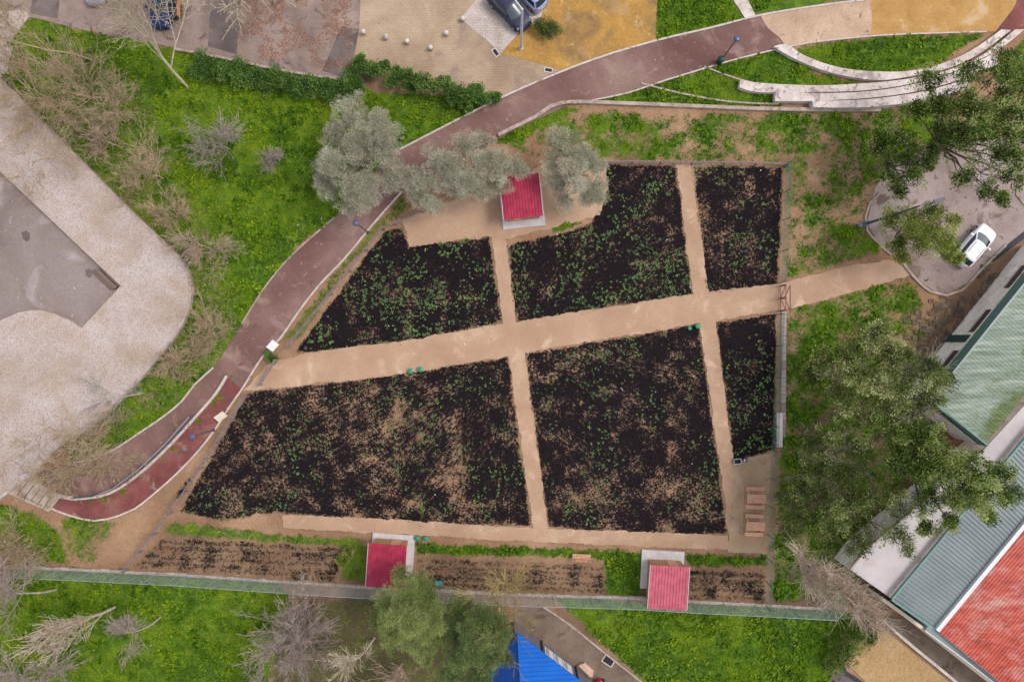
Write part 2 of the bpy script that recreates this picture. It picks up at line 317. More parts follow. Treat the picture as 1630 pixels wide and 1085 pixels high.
# ---------------- paths and paved areas ----------------
def sand(name, pts, i, amp=.05): return sheet(name, ragged(pts, amp, .16, i+3), .010+.004*i, M['sand'])
sand('sand_path', [(386,622),(412,596),(430,577),(480,563),(650,541),(800,515),(960,490),(1103,468),(1180,458),(1237,452),(1340,425),(1440,410),(1453,438),(1340,470),(1250,492),(1137,511),(1000,533),(836,561),(808,567),(700,585),(600,600),(480,614)], 0)
sand('sand_path', [(781,366),(803,366),(823,520),(800,520)], 1)
sand('sand_path', [(808,560),(835,556),(873,850),(850,850)], 2)
sand('sand_path', [(1076,262),(1100,262),(1129,475),(1103,475)], 3)
sand('sand_path', [(1113,508),(1138,505),(1168,735),(1172,852),(1161,856)], 4)
sand('sand_path', [(450,818),(620,826),(850,840),(1000,845),(1160,852),(1160,874),(1000,868),(850,862),(600,848),(450,839)], 5, .04)
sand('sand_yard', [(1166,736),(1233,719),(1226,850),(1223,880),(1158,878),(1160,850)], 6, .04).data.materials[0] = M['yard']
sand('sand_yard', [(640,350),(700,325),(800,290),(870,262),(962,262),(968,300),(955,342),(895,358),(810,380),(775,376),(652,393)], 7, .06)
RU = [(1700,-30),(1500,-12),(1380,0),(1300,10),(1210,25),(1130,45),(1045,65),(960,90),(880,120),(800,155),(720,195),(637,238),(590,285),(534,345),(467,404),(424,454),(385,515),(340,585),(310,612),(290,638),(260,663),(220,690),(190,710),(150,728),(118,735)]
RL = [(1700,42),(1600,50),(1500,52),(1400,56),(1300,66),(1250,75),(1160,97),(1060,127),(1000,147),(940,160),(895,172),(800,218),(700,270),(640,305),(600,350),(550,408),(510,452),(480,490),(445,540),(418,568),(385,620),(365,648),(345,680),(318,715),(280,755),(240,790),(215,808),(190,818),(150,827),(110,818),(82,808)]
red_poly = smooth_line(RU[4:], .8)+[(95,742),(60,752),(42,760),(60,790)]+smooth_line(RL[5:], .8)[::-1]
sheet('red_path', red_poly, .03, M['redpath'])
sheet('red_ramp', smooth_line([(362,598),(345,625),(310,665),(270,710),(230,748),(190,778),(160,790),(120,795),(95,790)], .8)+[(85,808)]+smooth_line([(385,620),(365,648),(345,680),(318,715),(280,755),(240,790),(215,808),(190,818),(150,827),(110,818)], .8)[::-1], .036, M['redwet'])
sheet('beige_path', [(1210,25),(1300,10),(1385,-1),(1388,30),(1385,57),(1300,66),(1252,75),(1240,60),(1222,45)], .034, M['beigepath'])
sheet('orange_path', [(1385,-1),(1500,-12),(1630,-24),(1612,15),(1584,51),(1500,52),(1385,57),(1388,30)], .031, M['orange'])
sheet('maroon_path', [(1630,-24),(1700,-30),(1700,42),(1600,50),(1584,51),(1612,15)], .032, M['redwet'])
sheet('orange_paving', [(872,-40),(1048,-40),(1043,64),(960,89),(893,112),(825,92),(797,86),(826,52),(862,30)], .022, M['orange2'])
sheet('brick_forecourt', [(575,-40),(872,-40),(872,60),(797,86),(825,92),(893,112),(850,130),(802,154),(735,140),(563,92),(572,45)], .014, M['forecourt'])
sheet('pale_paving', [(733,30),(765,-8),(870,-8),(880,30),(830,54),(798,86),(770,60)], .020, M['paver'])
sheet('parking_road', [(-80,-60),(575,-60),(572,45),(563,92),(548,126),(450,112),(350,91),(230,66),(150,52),(60,30),(-80,10)], .014, M['asphalt'])
sheet('side_pavement', ragged([(-80,20),(38,16),(48,26),(22,60),(12,110),(-2,128),(-80,128)], .05, .3), .026, M['cobble'])
sheet('tarmac_patch', [(338,-20),(384,-20),(377,87),(331,74)], .022, M['tarmac']); sheet('tarmac_patch', [(543,43),(572,47),(563,92),(548,124),(513,113)], .022, M['tarmac']); sheet('tarmac_patch', [(55,-20),(97,-20),(92,30),(48,22)], .022, M['tarmac'])
sheet('car_park', [(1392,300),(1420,262),(1500,228),(1620,220),(1720,240),(1720,300),(1600,392),(1560,430),(1540,450),(1510,466),(1490,466),(1455,440),(1440,418),(1400,392),(1380,355)], .018, M['lot'])
sheet('lane', [(816,960),(860,962),(900,985),(1025,1085),(1100,1140),(960,1140),(925,1075),(819,988)], .016, M['road'])
sheet('lane', [(1394,978),(1440,985),(1582,1095),(1582,1140),(1540,1140),(1522,1085)], .016, M['road']); sheet('grey_path', [(1328,1062),(1336,1056),(1372,1090),(1372,1140),(1290,1140)], .016, M['tarmac'])
sheet('sand_pit', [(1394,990),(1512,1086),(1512,1140),(1420,1140),(1380,1087),(1346,1053)], .05, M['yellowsand'])
M['black'] = flat('black_edging_mat', (.03,.028,.035), .7)
kerb([(1394,984),(1340,1055),(1372,1087),(1400,1120)], .32, .16, M['black']); kerb([(1393,978),(1455,1030),(1522,1085),(1560,1120)], .25, .25, M['concrete'])
# plaza with its sunken court
outer_l = smooth_line([(-90,60),(0,130),(60,190),(130,260),(200,330),(255,382),(283,410),(297,435),(302,465),(295,500),(275,537),(240,580),(190,635),(140,680),(95,706),(60,745),(30,768),(-90,850)], .7)
inner_l = [(-90,590),(-20,520),(0,510)]+smooth_line([(30,497),(60,493),(85,499),(110,510)], .5)+[(130,522),(192,455),(18,290),(-90,190)]
MB().prism(XY(outer_l, .5)+XY(inner_l, .5), -.05, .5).build('plaza', M['cobble'])['kind'] = 'structure'
sheet('court', [(-90,180),(18,280),(200,455),(130,530),(60,505),(0,520),(-90,600)], .03, M['court'])
lp = XY(outer_l, .5); mb = MB(); strip_mesh(mb, offset(lp, .16), offset(lp, -.02), -.05, .56); tag(mb.build('plaza_kerb', M['kerb']), kind='structure')
mb = MB()
for i in range(4):                      # short flight down into the court
    c = P(188-i*3.2, 452+i*3.0); mb.prism(XY([(190-i*3.5,457+i*.6),(160-i*3.5,428+i*.6),(156-i*3.5,431+i*.6),(186-i*3.5,460+i*.6)]), .0, .42-i*.11)
for x, y, r in ((42,375,7), (142,434,6)):
    sheet('burn_mark', ragged([(x+r*math.cos(t*PI/6)*(1+.2*math.sin(3*t)), y+r*1.2*math.sin(t*PI/6)) for t in range(12)], .06, .2), .036, M['tarmac'])
M['brownstep'] = flat('brown_step_mat', (.17,.12,.095), .8)
tag(mb.build('court_steps', M['brownstep']), 'brown steps going down into the sunken grey court by its right corner', 'steps')
# kerbs
for pts, w, z, m in (([(1380,0),(1300,10),(1210,25),(1130,45),(1045,65),(960,90),(880,120),(800,155),(720,195),(637,238)], .16, .10, 'whitekerb'), ([(534,345),(467,404),(424,454),(385,515)], .12, .08, 'kerb'), ([(340,585),(310,612),(290,638),(260,663),(220,690),(190,710),(150,730),(118,735)], .14, .1, 'whitekerb'),
    ([(1570,51),(1500,53),(1400,57),(1300,67),(1250,76)], .12, .08, 'whitekerb'), ([(1235,79),(1160,98),(1060,128),(1000,148),(942,160)], .12, .08, 'whitekerb'), ([(640,305),(600,350),(550,410),(510,452),(480,490),(445,540),(418,568),(385,620),(365,648),(345,680),(318,715),(280,755),(240,790),(215,809),(190,820),(150,828),(110,819),(82,808)], .15, .12, 'whitekerb'),
    ([(793,216),(850,188),(895,165),(1000,166),(1100,170),(1240,175),(1400,176)], .30, .28, 'kerb'), ([(1020,133),(1070,146),(1130,158),(1180,164),(1240,166)], .14, .12, 'kerb'), ([(1120,106),(1150,118),(1180,128)], .12, .1, 'kerb'),
    ([(280,80),(350,93),(450,114),(540,128)], .22, .35, 'kerb'), ([(1400,308),(1385,322),(1377,345),(1380,368),(1395,385),(1418,406)], .14, .12, 'kerb'), ([(1436,418),(1455,442),(1480,464),(1505,470),(1530,462),(1560,430),(1600,390)], .2, .14, 'kerb'), ([(1640,270),(1620,290),(1617,310),(1640,335)], .14, .12, 'kerb'),
    ([(865,965),(905,992),(960,1036),(1022,1085),(1060,1115)], .16, .1, 'kerb')): kerb(pts, w, z, M[m])
# steps at the lower left
mb = MB()
for i in range(6):
    a, b = Vector((22,782)), Vector((42,757)); dd = Vector((9.6, 5.4))*i
    mb.prism(XY([a+dd, b+dd, b+dd+Vector((8.6,4.9)), a+dd+Vector((8.6,4.9))]), -.02, .46-i*.07)
tag(mb.build('plaza_steps', M['kerb']), 'pale flight of shallow steps from the cobbled plaza to the red path', 'steps')
kerb([(20,781),(45,793),(70,804)], .2, .5, M['kerb'], 'step_edge'); kerb([(-20,812),(0,795),(20,780)], .22, .62, M['whitekerb'], 'plaza_edge')
kerb([(40,755),(60,767),(75,778),(90,786),(120,792)], .35, .3, M['kerb'], 'step_edge')
# ---------------- object materials ----------------
M['timber'] = flat('timber_mat', (.55,.29,.185), .7, var=.2, sc=6); M['greywood'] = flat('weathered_wood_mat', (.22,.165,.165), .8, var=.3, sc=5)
M['plywood'] = flat('plywood_wall_mat', (.36,.20,.09), .7, var=.15); M['galv'] = flat('galvanised_mat', (.36,.38,.42), .5, .3); M['greenwire'] = flat('green_wire_mat', (.085,.14,.105), .6)
M['slab'] = flat('pale_slab_mat', (.50,.46,.455), .85, var=.12, sc=2); M['white'] = flat('white_panel_mat', (.62,.60,.60), .5, var=.05); M['cream'] = flat('cream_panel_mat', (.58,.50,.39), .5, var=.06)
M['rust'] = flat('rust_gate_mat', (.20,.095,.085), .7, var=.3); M['darkgreen'] = flat('dark_green_metal_mat', (.015,.05,.045), .45); M['lampblue'] = flat('lamp_glass_mat', (.07,.09,.17), .25, spec=.6)
M['pole'] = flat('lamp_pole_mat', (.46,.47,.52), .5, .2); M['darkpole'] = flat('dark_pole_mat', (.07,.075,.09), .5); M['bin'] = flat('green_lid_mat', (.02,.25,.13), .45); M['teal'] = flat('teal_lid_mat', (.03,.24,.24), .45)
M['glass'] = flat('car_glass_mat', (.02,.03,.038), .08, var=.1, spec=.9); M['tyre'] = flat('tyre_mat', (.015,.015,.016), .85); M['rim'] = flat('rim_mat', (.42,.42,.44), .35, .6)
M['redlight'] = flat('tail_light_mat', (.45,.01,.02), .25, spec=.6); M['clearlight'] = flat('head_light_mat', (.62,.62,.6), .2, spec=.6); M['blackplastic'] = flat('black_plastic_mat', (.02,.02,.024), .5)
M['wallwhite'] = earthy('old_white_wall_mat', [(.3, (.68,.60,.54)), (.7, (.82,.76,.71))], .8, 5, [(.9, .60, .76, (.42,.28,.22))], .01)
M['flatroof'] = earthy('flat_roof_mat', [(.3, (.46,.405,.40)), (.7, (.56,.50,.49))], .3, 8, [(.6, .64, .8, (.46,.38,.36))], .01, finec=(.93, 1.04))
M['bluewall'] = flat('blue_shed_wall_mat', (.14,.13,.15), .7); M['doorgreen'] = flat('green_door_mat', (.02,.055,.045), .6); M['darkwin'] = flat('dark_window_mat', (.05,.04,.04), .3)
def ribbed(name, stops, sc, stains=(), rough=.45, st=.0, stretch=(1,1,1), ang=0, spec=.35):
    g = G(name); p = g.pos(); mp = g.n('ShaderNodeMapping', {'Vector': p, 'Rotation': (0, 0, ang), 'Scale': stretch}).outputs[0]
    c = g.ramp(g.noise(mp, sc, 6, .7), stops)
    for s_, lo, hi, col in stains: c = g.mix(g.ramp(g.noise(mp, s_, 5, .7), [(lo, 0.0), (hi, 1.0)]), c, col)
    g.b.inputs['Specular IOR Level'].default_value = spec; return g.out(c, rough)
A52 = math.atan2(.78, .625)
M['crimson'] = flat('crimson_sheet_roof_mat', (.34,.024,.058), .5, var=.2, sc=2.0); M['pinkroof'] = flat('sky_sheen_red_sheet_roof_mat', (.47,.10,.135), .5, var=.16, sc=2.0)  # pinkroof is the red sheet with sky reflection put into its colour
M['greyteal'] = ribbed('grey_green_roof_mat', [(.2, (.165,.20,.205)), (.8, (.24,.27,.275))], .35)
M['tealtrim'] = flat('teal_cladding_mat', (.13,.25,.22), .5, var=.1); M['bluesheet'] = flat('blue_sheet_roof_mat', (.0,.105,.46), .4, var=.08, sc=.6)
M['redsheet'] = ribbed('faded_red_roof_mat', [(.2, (.26,.025,.015)), (.5, (.43,.055,.030)), (.8, (.50,.11,.07))], .8, [(.45, .50, .75, (.47,.23,.19)), (1.7, .64, .85, (.46,.18,.14))], stretch=(1, 2.2, 1), ang=-math.radians(42))
g = G('mossy_green_roof_mat'); p = g.pos(); mp = g.n('ShaderNodeMapping', {'Vector': p, 'Rotation': (0, 0, -math.atan2(-.65, .76)), 'Scale': (.35, 3.5, 1)}).outputs[0]
c = g.ramp(g.noise(mp, .9, 6, .7), [(.15, (.11,.14,.095)), (.5, (.20,.245,.185)), (.85, (.39,.42,.36))])
at = g.attr('low')
c = g.mix(g.ramp(g.math('ADD', at, g.math('MULTIPLY', g.math('SUBTRACT', g.noise(p, .5, 6, .7), .5), 1.2)), [(.62, 0.0), (.95, .9)]), c, g.ramp(g.noise(mp, 3, 5, .8), [(.35, (.05,.06,.03)), (.6, (.12,.17,.03))])); M['mossroof'] = g.out(c, .7)
# ---------------- curved stone seating of the amphitheatre ----------------
def T(pts): return [(1210+x/3.876, y/3.876) for x, y in pts]
rows = [(T([(90,285),(165,272),(250,330),(400,392),(570,430),(800,443),(960,433),(1100,400),(1250,340),(1380,262),(1490,182)]), T([(85,292),(200,362),(400,442),(600,487),(760,500),(900,480),(1100,442),(1250,392),(1400,305),(1555,186)]), .42, 'innermost pale curved stone seat with grey stained patches'),
        (T([(-120,486),(0,512),(350,527),(600,517),(760,505),(960,478),(1200,420),(1400,322),(1575,182)]), T([(-128,545),(0,575),(370,572),(650,562),(900,527),(1150,462),(1350,372),(1500,292),(1640,180)]), .5, 'longest pale curved stone seat, second row of the seating'),
        (T([(95,562),(370,575),(650,565),(900,530),(1150,465),(1350,375),(1440,330)]), T([(92,630),(330,628),(700,606),(1000,562),(1250,492),(1400,430),(1490,392)]), .66, 'pale curved stone seat of the third row, ending under the tree'),
        (T([(322,622),(500,620),(700,609),(1000,566),(1250,496),(1285,484)]), T([(330,666),(500,668),(720,663),(1000,625),(1200,580),(1292,543)]), .8, 'outermost and shortest pale curved stone seat above the soil slope')]
for a, b, h, lab in rows:
    n = 46; A = resample(a, n); B = resample(b, n); B = [x.lerp(y, .09) for x, y in zip(B, A)]; root = empty('amphitheatre_bench', P(*A[0], 0), 0, lab, 'curved bench', 'curved stone seats of the amphitheatre'); o3 = root.location
    q = MB(); strip_mesh(q, [P(*x, h)-o3 for x in A], [P(*x, h)-o3 for x in B], -.05, h-.12); q.build('seat_base', M['concrete'], root)
    nb = 9
    for i in range(nb):                 # cast blocks of the seat top with open joints
        lo, hi = int(i*(n-1)/nb), int((i+1)*(n-1)/nb); AA = [P(*x, h)-o3 for x in A[lo:hi+1]]; BB = [P(*x, h)-o3 for x in B[lo:hi+1]]
        AA[-1] = AA[-1].lerp(AA[-2], .03); BB[-1] = BB[-1].lerp(BB[-2], .03)
        q = MB(); strip_mesh(q, AA, BB, h-.118, h-.004*(i % 2)); q.build('seat_block', M['stone'], root)
a = P(1190,-12); sheet('concrete_walk', [(1160,-40),(1182,-40),(1190,0),(1203,26),(1186,30),(1168,2)], .05, M['stone'])
# ---------------- tool sheds ----------------
def shed(cx, cy, rz, w, l, roofm, slab, label):
    root = empty('garden_shed', (*P(cx, cy)[:2], 0), rz, label, 'shed', 'small garden sheds with red sheet roofs')
    s = slab; MB().box((s[0]+s[1])/2, (s[2]+s[3])/2, .05, s[1]-s[0], s[3]-s[2], .22).build('base_slab', M['slab'], root)
    q = MB(); W2, L2 = w/2-.22, l/2-.2
    q.prism([(-W2,-L2),(W2,-L2),(W2,L2),(-W2,L2)], .162, [2.12,2.12,2.28,2.28]); wl = q.build('wall', M['plywood'], root)
    q = MB()
    for i in range(13): q.box(-W2+.05+i*(2*W2-.1)/12, L2+.012, 1.2, .02, .02, 2.05)
    q.build('batten', M['timber'], wl)
    d_ = MB().box(.5, L2+.03, 1.12, .8, .05, 1.9).build('door', M['timber'], root); MB().box(.2, L2+.075, 1.1, .04, .04, .16).build('handle', M['galv'], d_)
    MB().prism([(-w/2,-l/2),(w/2,-l/2),(w/2,l/2),(-w/2,l/2)], 2.13, [2.16,2.16,2.33,2.33])
    v = []; n = 13; per = w/n; prof = []
    for i in range(n):
        x = -w/2+i*per; prof += [(x, 0), (x+per*.12, .045), (x+per*.28, .045), (x+per*.40, 0)]
    prof.append((w/2, 0))
    for y, z in ((-l/2, 2.16), (l/2, 2.34)): v += [(x, y, z+h) for x, h in prof]
    k = len(prof); v += [(x, y, z-.05) for x, y, z in v]; f = []
    for i in range(k-1): f += [(i, i+1, k+i+1, k+i), (2*k+i, 3*k+i, 3*k+i+1, 2*k+i+1), (i, 2*k+i, 2*k+i+1, i+1), (k+i, k+i+1, 3*k+i+1, 3*k+i)]
    f += [(0, k, 3*k, 2*k), (k-1, 3*k-1, 4*k-1, 2*k-1)]
    rf = mobj('roof', v, f, roofm, root)
    for sx in (-1, 1): MB().bar((sx*(w/2+.022), -l/2, 2.13), (sx*(w/2+.022), l/2, 2.31), .035, .12).build('edge_trim', M['white'], rf)
    return root
shed(622.5, 887, math.radians(-4.2), 3.28, 3.75, M['crimson'], (-1.75, 2.0, -1.6, 2.12), 'crimson roofed shed with a conifer hanging over its corner, beside the two green lids')
shed(1055, 920.5, math.radians(-3.2), 3.32, 3.80, M['pinkroof'], (-2.0, 1.75, -.9, 2.5), 'pink red roofed shed standing by the metal fence near the picnic tables')
shed(829, 321, math.radians(180+6), 3.36, 3.7, M['crimson'], (-1.95, 1.80, -1.5, 2.30), 'crimson roofed shed half hidden under the olive tree crown')
# ---------------- fences ----------------
def lerp2(a, b, t): return a+(b-a)*t
def chain(pts, step):                   # points every step metres along a world polyline
    out = [pts[0].copy()]
    for a, b in zip(pts, pts[1:]):
        n = max(1, round((b-a).length/step)); out += [a.lerp(b, (i+1)/n) for i in range(n)]
    return out
def wire_fence(name, pts, H, step, label, wm, pm, dz=.1, dv=.28, r=.008, wall=None, zb=.08, pr=.035):
    c = chain(XY(pts), step); root = empty(name, c[0], 0, label, 'fence'); o = c[0]
    if wall:
        l = [x-o for x in chain(XY(pts), .7)]; rr = random.Random(5); q = MB()
        for a, b in zip(l, l[1:]):
            e = rr.uniform(.12, .2); q.prism([a+(b-a)*.01+Vector((0,e,0)), a+(b-a)*.01-Vector((0,.1,0)), b-(b-a)*.01-Vector((0,.1,0)), b-(b-a)*.01+Vector((0,e,0))], -.05, wall+rr.uniform(-.05,.05))
        q.build('footing_wall', M['kerb'], root)
    for x in c: MB().tube(x-o+Vector((0,0,-.05)), x-o+Vector((0,0,H+.06)), pr, pr, 8).build('post', pm, root)
    for a, b in zip(c, c[1:]):
        a, b = a-o, b-o; q = MB(); L = (b-a).length; t = (b-a)/L; a2, b2 = a+t*.04, b-t*.04
        nz = int((H-zb)/dz)
        for i in range(nz+1):
            z = Vector((0, 0, zb+i*(H-zb)/nz)); rad = r*2.0 if i == nz else r; q.tube(a2+z, b2+z, rad, rad, 4)
        for i in range(int(L/dv)+1):
            pp = a2+t*min(i*dv, L-.08); q.tube(pp+Vector((0,0,zb)), pp+Vector((0,0,H)), r*.8, r*.8, 4)
        q.build('mesh_panel', wm, root)
    return root
g = G('fence_wire_mat'); M['wire'] = g.out((.36,.41,.41), .5, .2)
wire_fence('metal_fence', [(-90,893),(0,900),(100,904),(200,909),(300,914),(400,921),(500,928),(600,934),(700,939),(820,945),(1000,950),(1100,956),(1200,961),(1309,967),(1345,925)], 2.7, 3.05, 'tall grey metal mesh fence on a low stone footing below the garden', M['wire'], M['galv'], dz=.22, dv=.5, r=.011, wall=.28)
wire_fence('mesh_fence', [(1250,263),(1247,350),(1242,450)], 1.5, 2.4, 'green wire mesh fence on the right of the garden above the rusty gate', M['greenwire'], M['greenwire'], dz=.13, dv=.22, r=.010)
wire_fence('mesh_fence', [(1238,500),(1233,600),(1228,715),(1222,850),(1218,962)], 1.5, 2.4, 'green wire mesh fence on the right of the garden below the rusty gate', M['greenwire'], M['greenwire'], dz=.13, dv=.22, r=.010)
def rail_fence(pts, H, label, mat=None, nr=2, step=2.3, w=.11):
    mat = mat or M['greywood']; c = chain(XY(pts), step); root = empty('rail_fence', c[0], 0, label, 'fence'); o = c[0]
    for x in c: MB().lathe(x-o, [(.07,-.05),(.07,H+.02),(.05,H+.07)], 8).build('post', mat, root)
    for i, (a, b) in enumerate(zip(c, c[1:])):
        a, b = a-o, b-o; t = (b-a).normalized(); nn = Vector((-t[1], t[0], 0))*(.085+.012*(i % 2))
        for k in range(nr):
            z = Vector((0,0,H*(k+1)/nr-.07+random.uniform(-.02,.02))); MB().bar(a-t*.05+nn+z, b+t*.05+nn+z, .06, w).build('rail', mat, root)
    return root
rail_fence([(205,905),(250,848),(300,782),(350,705),(396,630)], 1.05, 'grey timber rail fence along the lower left side of the dark garden beds')
rail_fence([(462,553),(500,505),(560,432),(612,366)], 1.05, 'grey timber rail fence between the red path and the upper left bed')
rail_fence([(612,366),(632,358),(675,338)], .9, 'short grey timber rail fence running under the middle olive tree')
rail_fence([(960,261),(1050,262),(1150,263),(1250,265)], .8, 'straight timber rail fence along the top edge of the two upper beds')
c0 = P(430, 592); root = empty('timber_gate', c0, math.atan2(1.75, 1.15), 'low grey timber gate where the sand path meets the red path', 'gate')
for y in (-1.3, 1.3): MB().lathe((y, 0, 0), [(.08,-.05),(.08,1.1)], 8).build('post', M['greywood'], root)
q = MB()
for z in (.35, .7, 1.0): q.bar((-1.2,0,z), (1.2,0,z), .05, .09)
q.bar((-1.2,.035,.35), (1.2,.035,1.0), .03, .08); q.build('gate_frame', M['greywood'], root)
c0 = P(1241.5, 475); root = empty('rusty_gate', c0, PI/2, 'rusty brown metal gate with zigzag braces across the sand path', 'gate')
for y in (-1.12, 0, 1.12): MB().box(y, 0, .65, .1, .1, 1.4).build('post', M['rust'], root)
for s in (-1, 1):
    q = MB(); a, b = s*.06, s*1.05
    for z in (.15, 1.3): q.bar((a,0,z), (b,0,z), .05, .06)
    for yy in (a, b): q.bar((yy,0,.15), (yy,0,1.3), .05)
    q.bar((a,0,.2), (b,0,1.25), .05); q.build('gate_leaf', M['rust'], root)
q = MB(); 
for s in (-1, 1): q.bar((s*1.05,-.5,.9), (0,-.05,.95), .07)
q.bar((-1.1,-.55,.9), (1.1,-.55,.9), .07); q.build('brace', M['rust'], root)
# paving slabs beside the mesh fence
sm = [flat('pale_paving_slab_mat', (.33,.28,.25), .85), flat('worn_paving_slab_mat', (.24,.19,.17), .85)]
for i in range(15):
    o = tag(MB().box(0, 0, .03, .42, .70, .09).build('paving_slab', sm[i in (6, 11, 13, 14)]), 'square pale concrete slab in the single row beside the green mesh fence' if i not in (6, 11, 13, 14) else 'browner worn concrete slab in the single row beside the green mesh fence', 'paving slab', 'slabs laid in a row by the mesh fence')
    x = P(1247.5-.08*i, 501+i*13.4); o.location = (x[0], x[1], 0); o.rotation_euler = (0, 0, random.uniform(-.02, .02))
root = empty('concrete_bench', (*P(1237.5, 683)[:2], 0), 0, 'long narrow pale concrete bench standing against the mesh fence', 'bench')
MB().box(0,0,.46,.50,3.0,.12).build('seat', M['slab'], root)
for y in (-1.2, 0, 1.2): MB().box(0,y,.19,.36,.16,.41).build('leg', M['slab'], root)
# ---------------- tables and bench ----------------
def planks(q, n, x0, x1, cy, w, z, th=.04, gap=.028):
    pw = (w-gap*(n-1))/n
    for i in range(n): q.box((x0+x1)/2, cy-w/2+pw/2+i*(pw+gap), z+.002*(i % 2), x1-x0, pw, th)
def picnic(px, py, rz, label):
    root = empty('picnic_table', (*P(px, py)[:2], 0), rz, label, 'picnic table', 'wooden picnic tables on the sand yard')
    q = MB(); planks(q, 5, -.82, .82, 0, .72, .74); q.build('tabletop', M['timber'], root)
    for s in (-1, 1):
        q = MB(); planks(q, 2, -.82, .82, s*.80, .30, .44); q.build('bench', M['timber'], root)
    for x in (-.62, .62):
        q = MB(); q.bar((x,-.93,.385), (x,.93,.385), .05, .08); q.bar((x,-.34,.685), (x,.34,.685), .05, .06)
        q.build('crossbeam', M['timber'], root)
        for s in (-1, 1): MB().bar((x+.05,s*.72,0), (x+.05,s*.24,.70), .05, .09).build('leg', M['timber'], root)
    q = MB(); q.bar((-.95,-.9,.05), (-.95,.9,.05), .06); q.build('ground_beam', M['timber'], root)
    return root
picnic(1199.5, 790.5, math.radians(-1.5), 'wooden picnic table nearer the crates, upper one of the two'); picnic(1198, 833.5, math.radians(-2), 'wooden picnic table nearer the bottom path, lower one of the two')
root = empty('park_bench', (*P(925, 882)[:2], 0), math.radians(-2.5), 'wooden slatted bench on the grass strip between the two lower sheds', 'bench')
q = MB(); planks(q, 4, -.8, .8, -.05, .42, .44); q.build('seat', M['timber'], root)
q = MB()
for i in range(3): q.bar((-.8,-.31-.03*i,.56+.12*i), (.8,-.31-.03*i,.56+.12*i), .03, .09)
q.build('backrest', M['timber'], root)
for x in (-.62, .62):
    q = MB(); q.bar((x,.12,0), (x,.1,.42), .05); q.bar((x,-.26,0), (x,-.36,.86), .05); q.bar((x,-.25,.40), (x,.14,.40), .04); q.build('leg', M['darkpole'], root)
# ---------------- lamps, signs, bollards, bins ----------------
def garden_lamp(px, py, h, label):
    b = P(px, py); root = empty('park_lamp', b, 0, label, 'street lamp', 'park lamps beside the red path')
    MB().lathe((0,0,0), [(.14,-.05),(.14,.12),(.06,.3),(.05,h-.1)], 10).build('pole', M['darkpole'], root)
    hd = MB().lathe((0,0,h-.1), [(.08,0),(.2,.05),(.26,.16),(.24,.2)], 14).build('lamp_head', M['darkpole'], root, True)
    MB().lathe((0,0,h+.105), [(.21,0),(.23,.03),(.15,.07),(.05,.09)], 16).build('lamp_cap', M['lampblue'], hd, True)
garden_lamp(1147, 97, 4.3, 'park lamp with a blue round cap beside the dark green bin'); garden_lamp(586, 370, 4.7, 'park lamp with a blue round cap next to the left olive tree'); garden_lamp(341, 684, 4.1, 'park lamp with a pale blue cap on the dark red lower path')
root = empty('litter_bin', P(1144, 100), 0, 'dark green round litter bin at the foot of the park lamp', 'bin')
MB().lathe((0,0,0), [(.24,-.03),(.28,.75),(.30,.78)], 14).build('body', M['darkgreen'], root, True); MB().lathe((0,0,.785), [(.31,0),(.27,.12),(.1,.2)], 14).build('lid', M['darkgreen'], root, True)
b = P(829.5, 77); root = empty('street_lamp', b, 0, 'tall white street lamp with an angled arm beside the dark blue parked car', 'street lamp')
MB().lathe((0,0,0), [(.2,-.03),(.2,.15),(.13,.2),(.09,7.1)], 12).build('pole', M['pole'], root); tp = Vector((0,0,7.05)); e = Vector((-.85,1.0,7.25))
MB().bar(tp, e, .09).build('arm', M['pole'], root); MB().bar(e, e+Vector((-.5,.5,.05)), .28, .12).build('lamp_head', M['pole'], root)
b = P(1376, 357); root = empty('street_lamp', b, math.atan2(30, 105), 'tall grey street lamp reaching over the car park between two trees', 'street lamp')
MB().lathe((0,0,0), [(.28,-.03),(.28,.1),(.13,.2),(.06,8.2)], 12).build('pole', M['darkpole'], root)
MB().bar((0,0,8.15), (1.0,0,8.35), .07).build('arm', M['darkpole'], root); MB().prism([(1.0,-.13),(1.55,-.18),(1.85,-.1),(1.85,.1),(1.55,.18),(1.0,.13)], 8.3, 8.42).build('lamp_head', M['darkpole'], root)
root = empty('metal_box', (*P(1371,358)[:2],0), .2, 'small grey cabinet on the kerb at the foot of the tall grey lamp', 'cabinet'); MB().box(0,0,.35,.5,.35,.75).build('body', M['galv'], root); MB().box(0,0,.76,.58,.42,.05).build('lid', M['darkpole'], root)
def sign(px, py, rz, mat, w, l, label):
    root = empty('info_sign', (*P(px, py)[:2], 0), rz, label, 'sign', 'blank looking lectern signs beside the red path')
    for s in (-1, 1): MB().box(s*w*.36, 0, .42, .06, .06, .9).build('post', M['darkpole'], root)
    v = [(-w/2,-l/2,.75),(w/2,-l/2,.75),(w/2,l/2,1.1),(-w/2,l/2,1.1)]; v += [(x,y,z+.04) for x,y,z in v]
    mobj('panel', v, [(0,3,2,1),(4,5,6,7),(0,1,5,4),(1,2,6,5),(2,3,7,6),(3,0,4,7)], mat, root)
sign(440, 550, math.radians(48), M['white'], .85, .62, 'white lectern sign by the timber gate at the start of the sand path'); sign(358.5, 661, math.radians(35), M['cream'], .95, .55, 'cream lectern sign on the kerb near the lowest park lamp')
ords = ['first bollard from the left, with green weeds on its side', 'second stone bollard from the left on the beige forecourt', 'third stone bollard from the left on the beige forecourt', 'fourth stone bollard from the left, nearest the leafy hedge', 'stone bollard standing alone furthest from the hedge', 'small stone bollard at the corner of the pale paved parking bay']
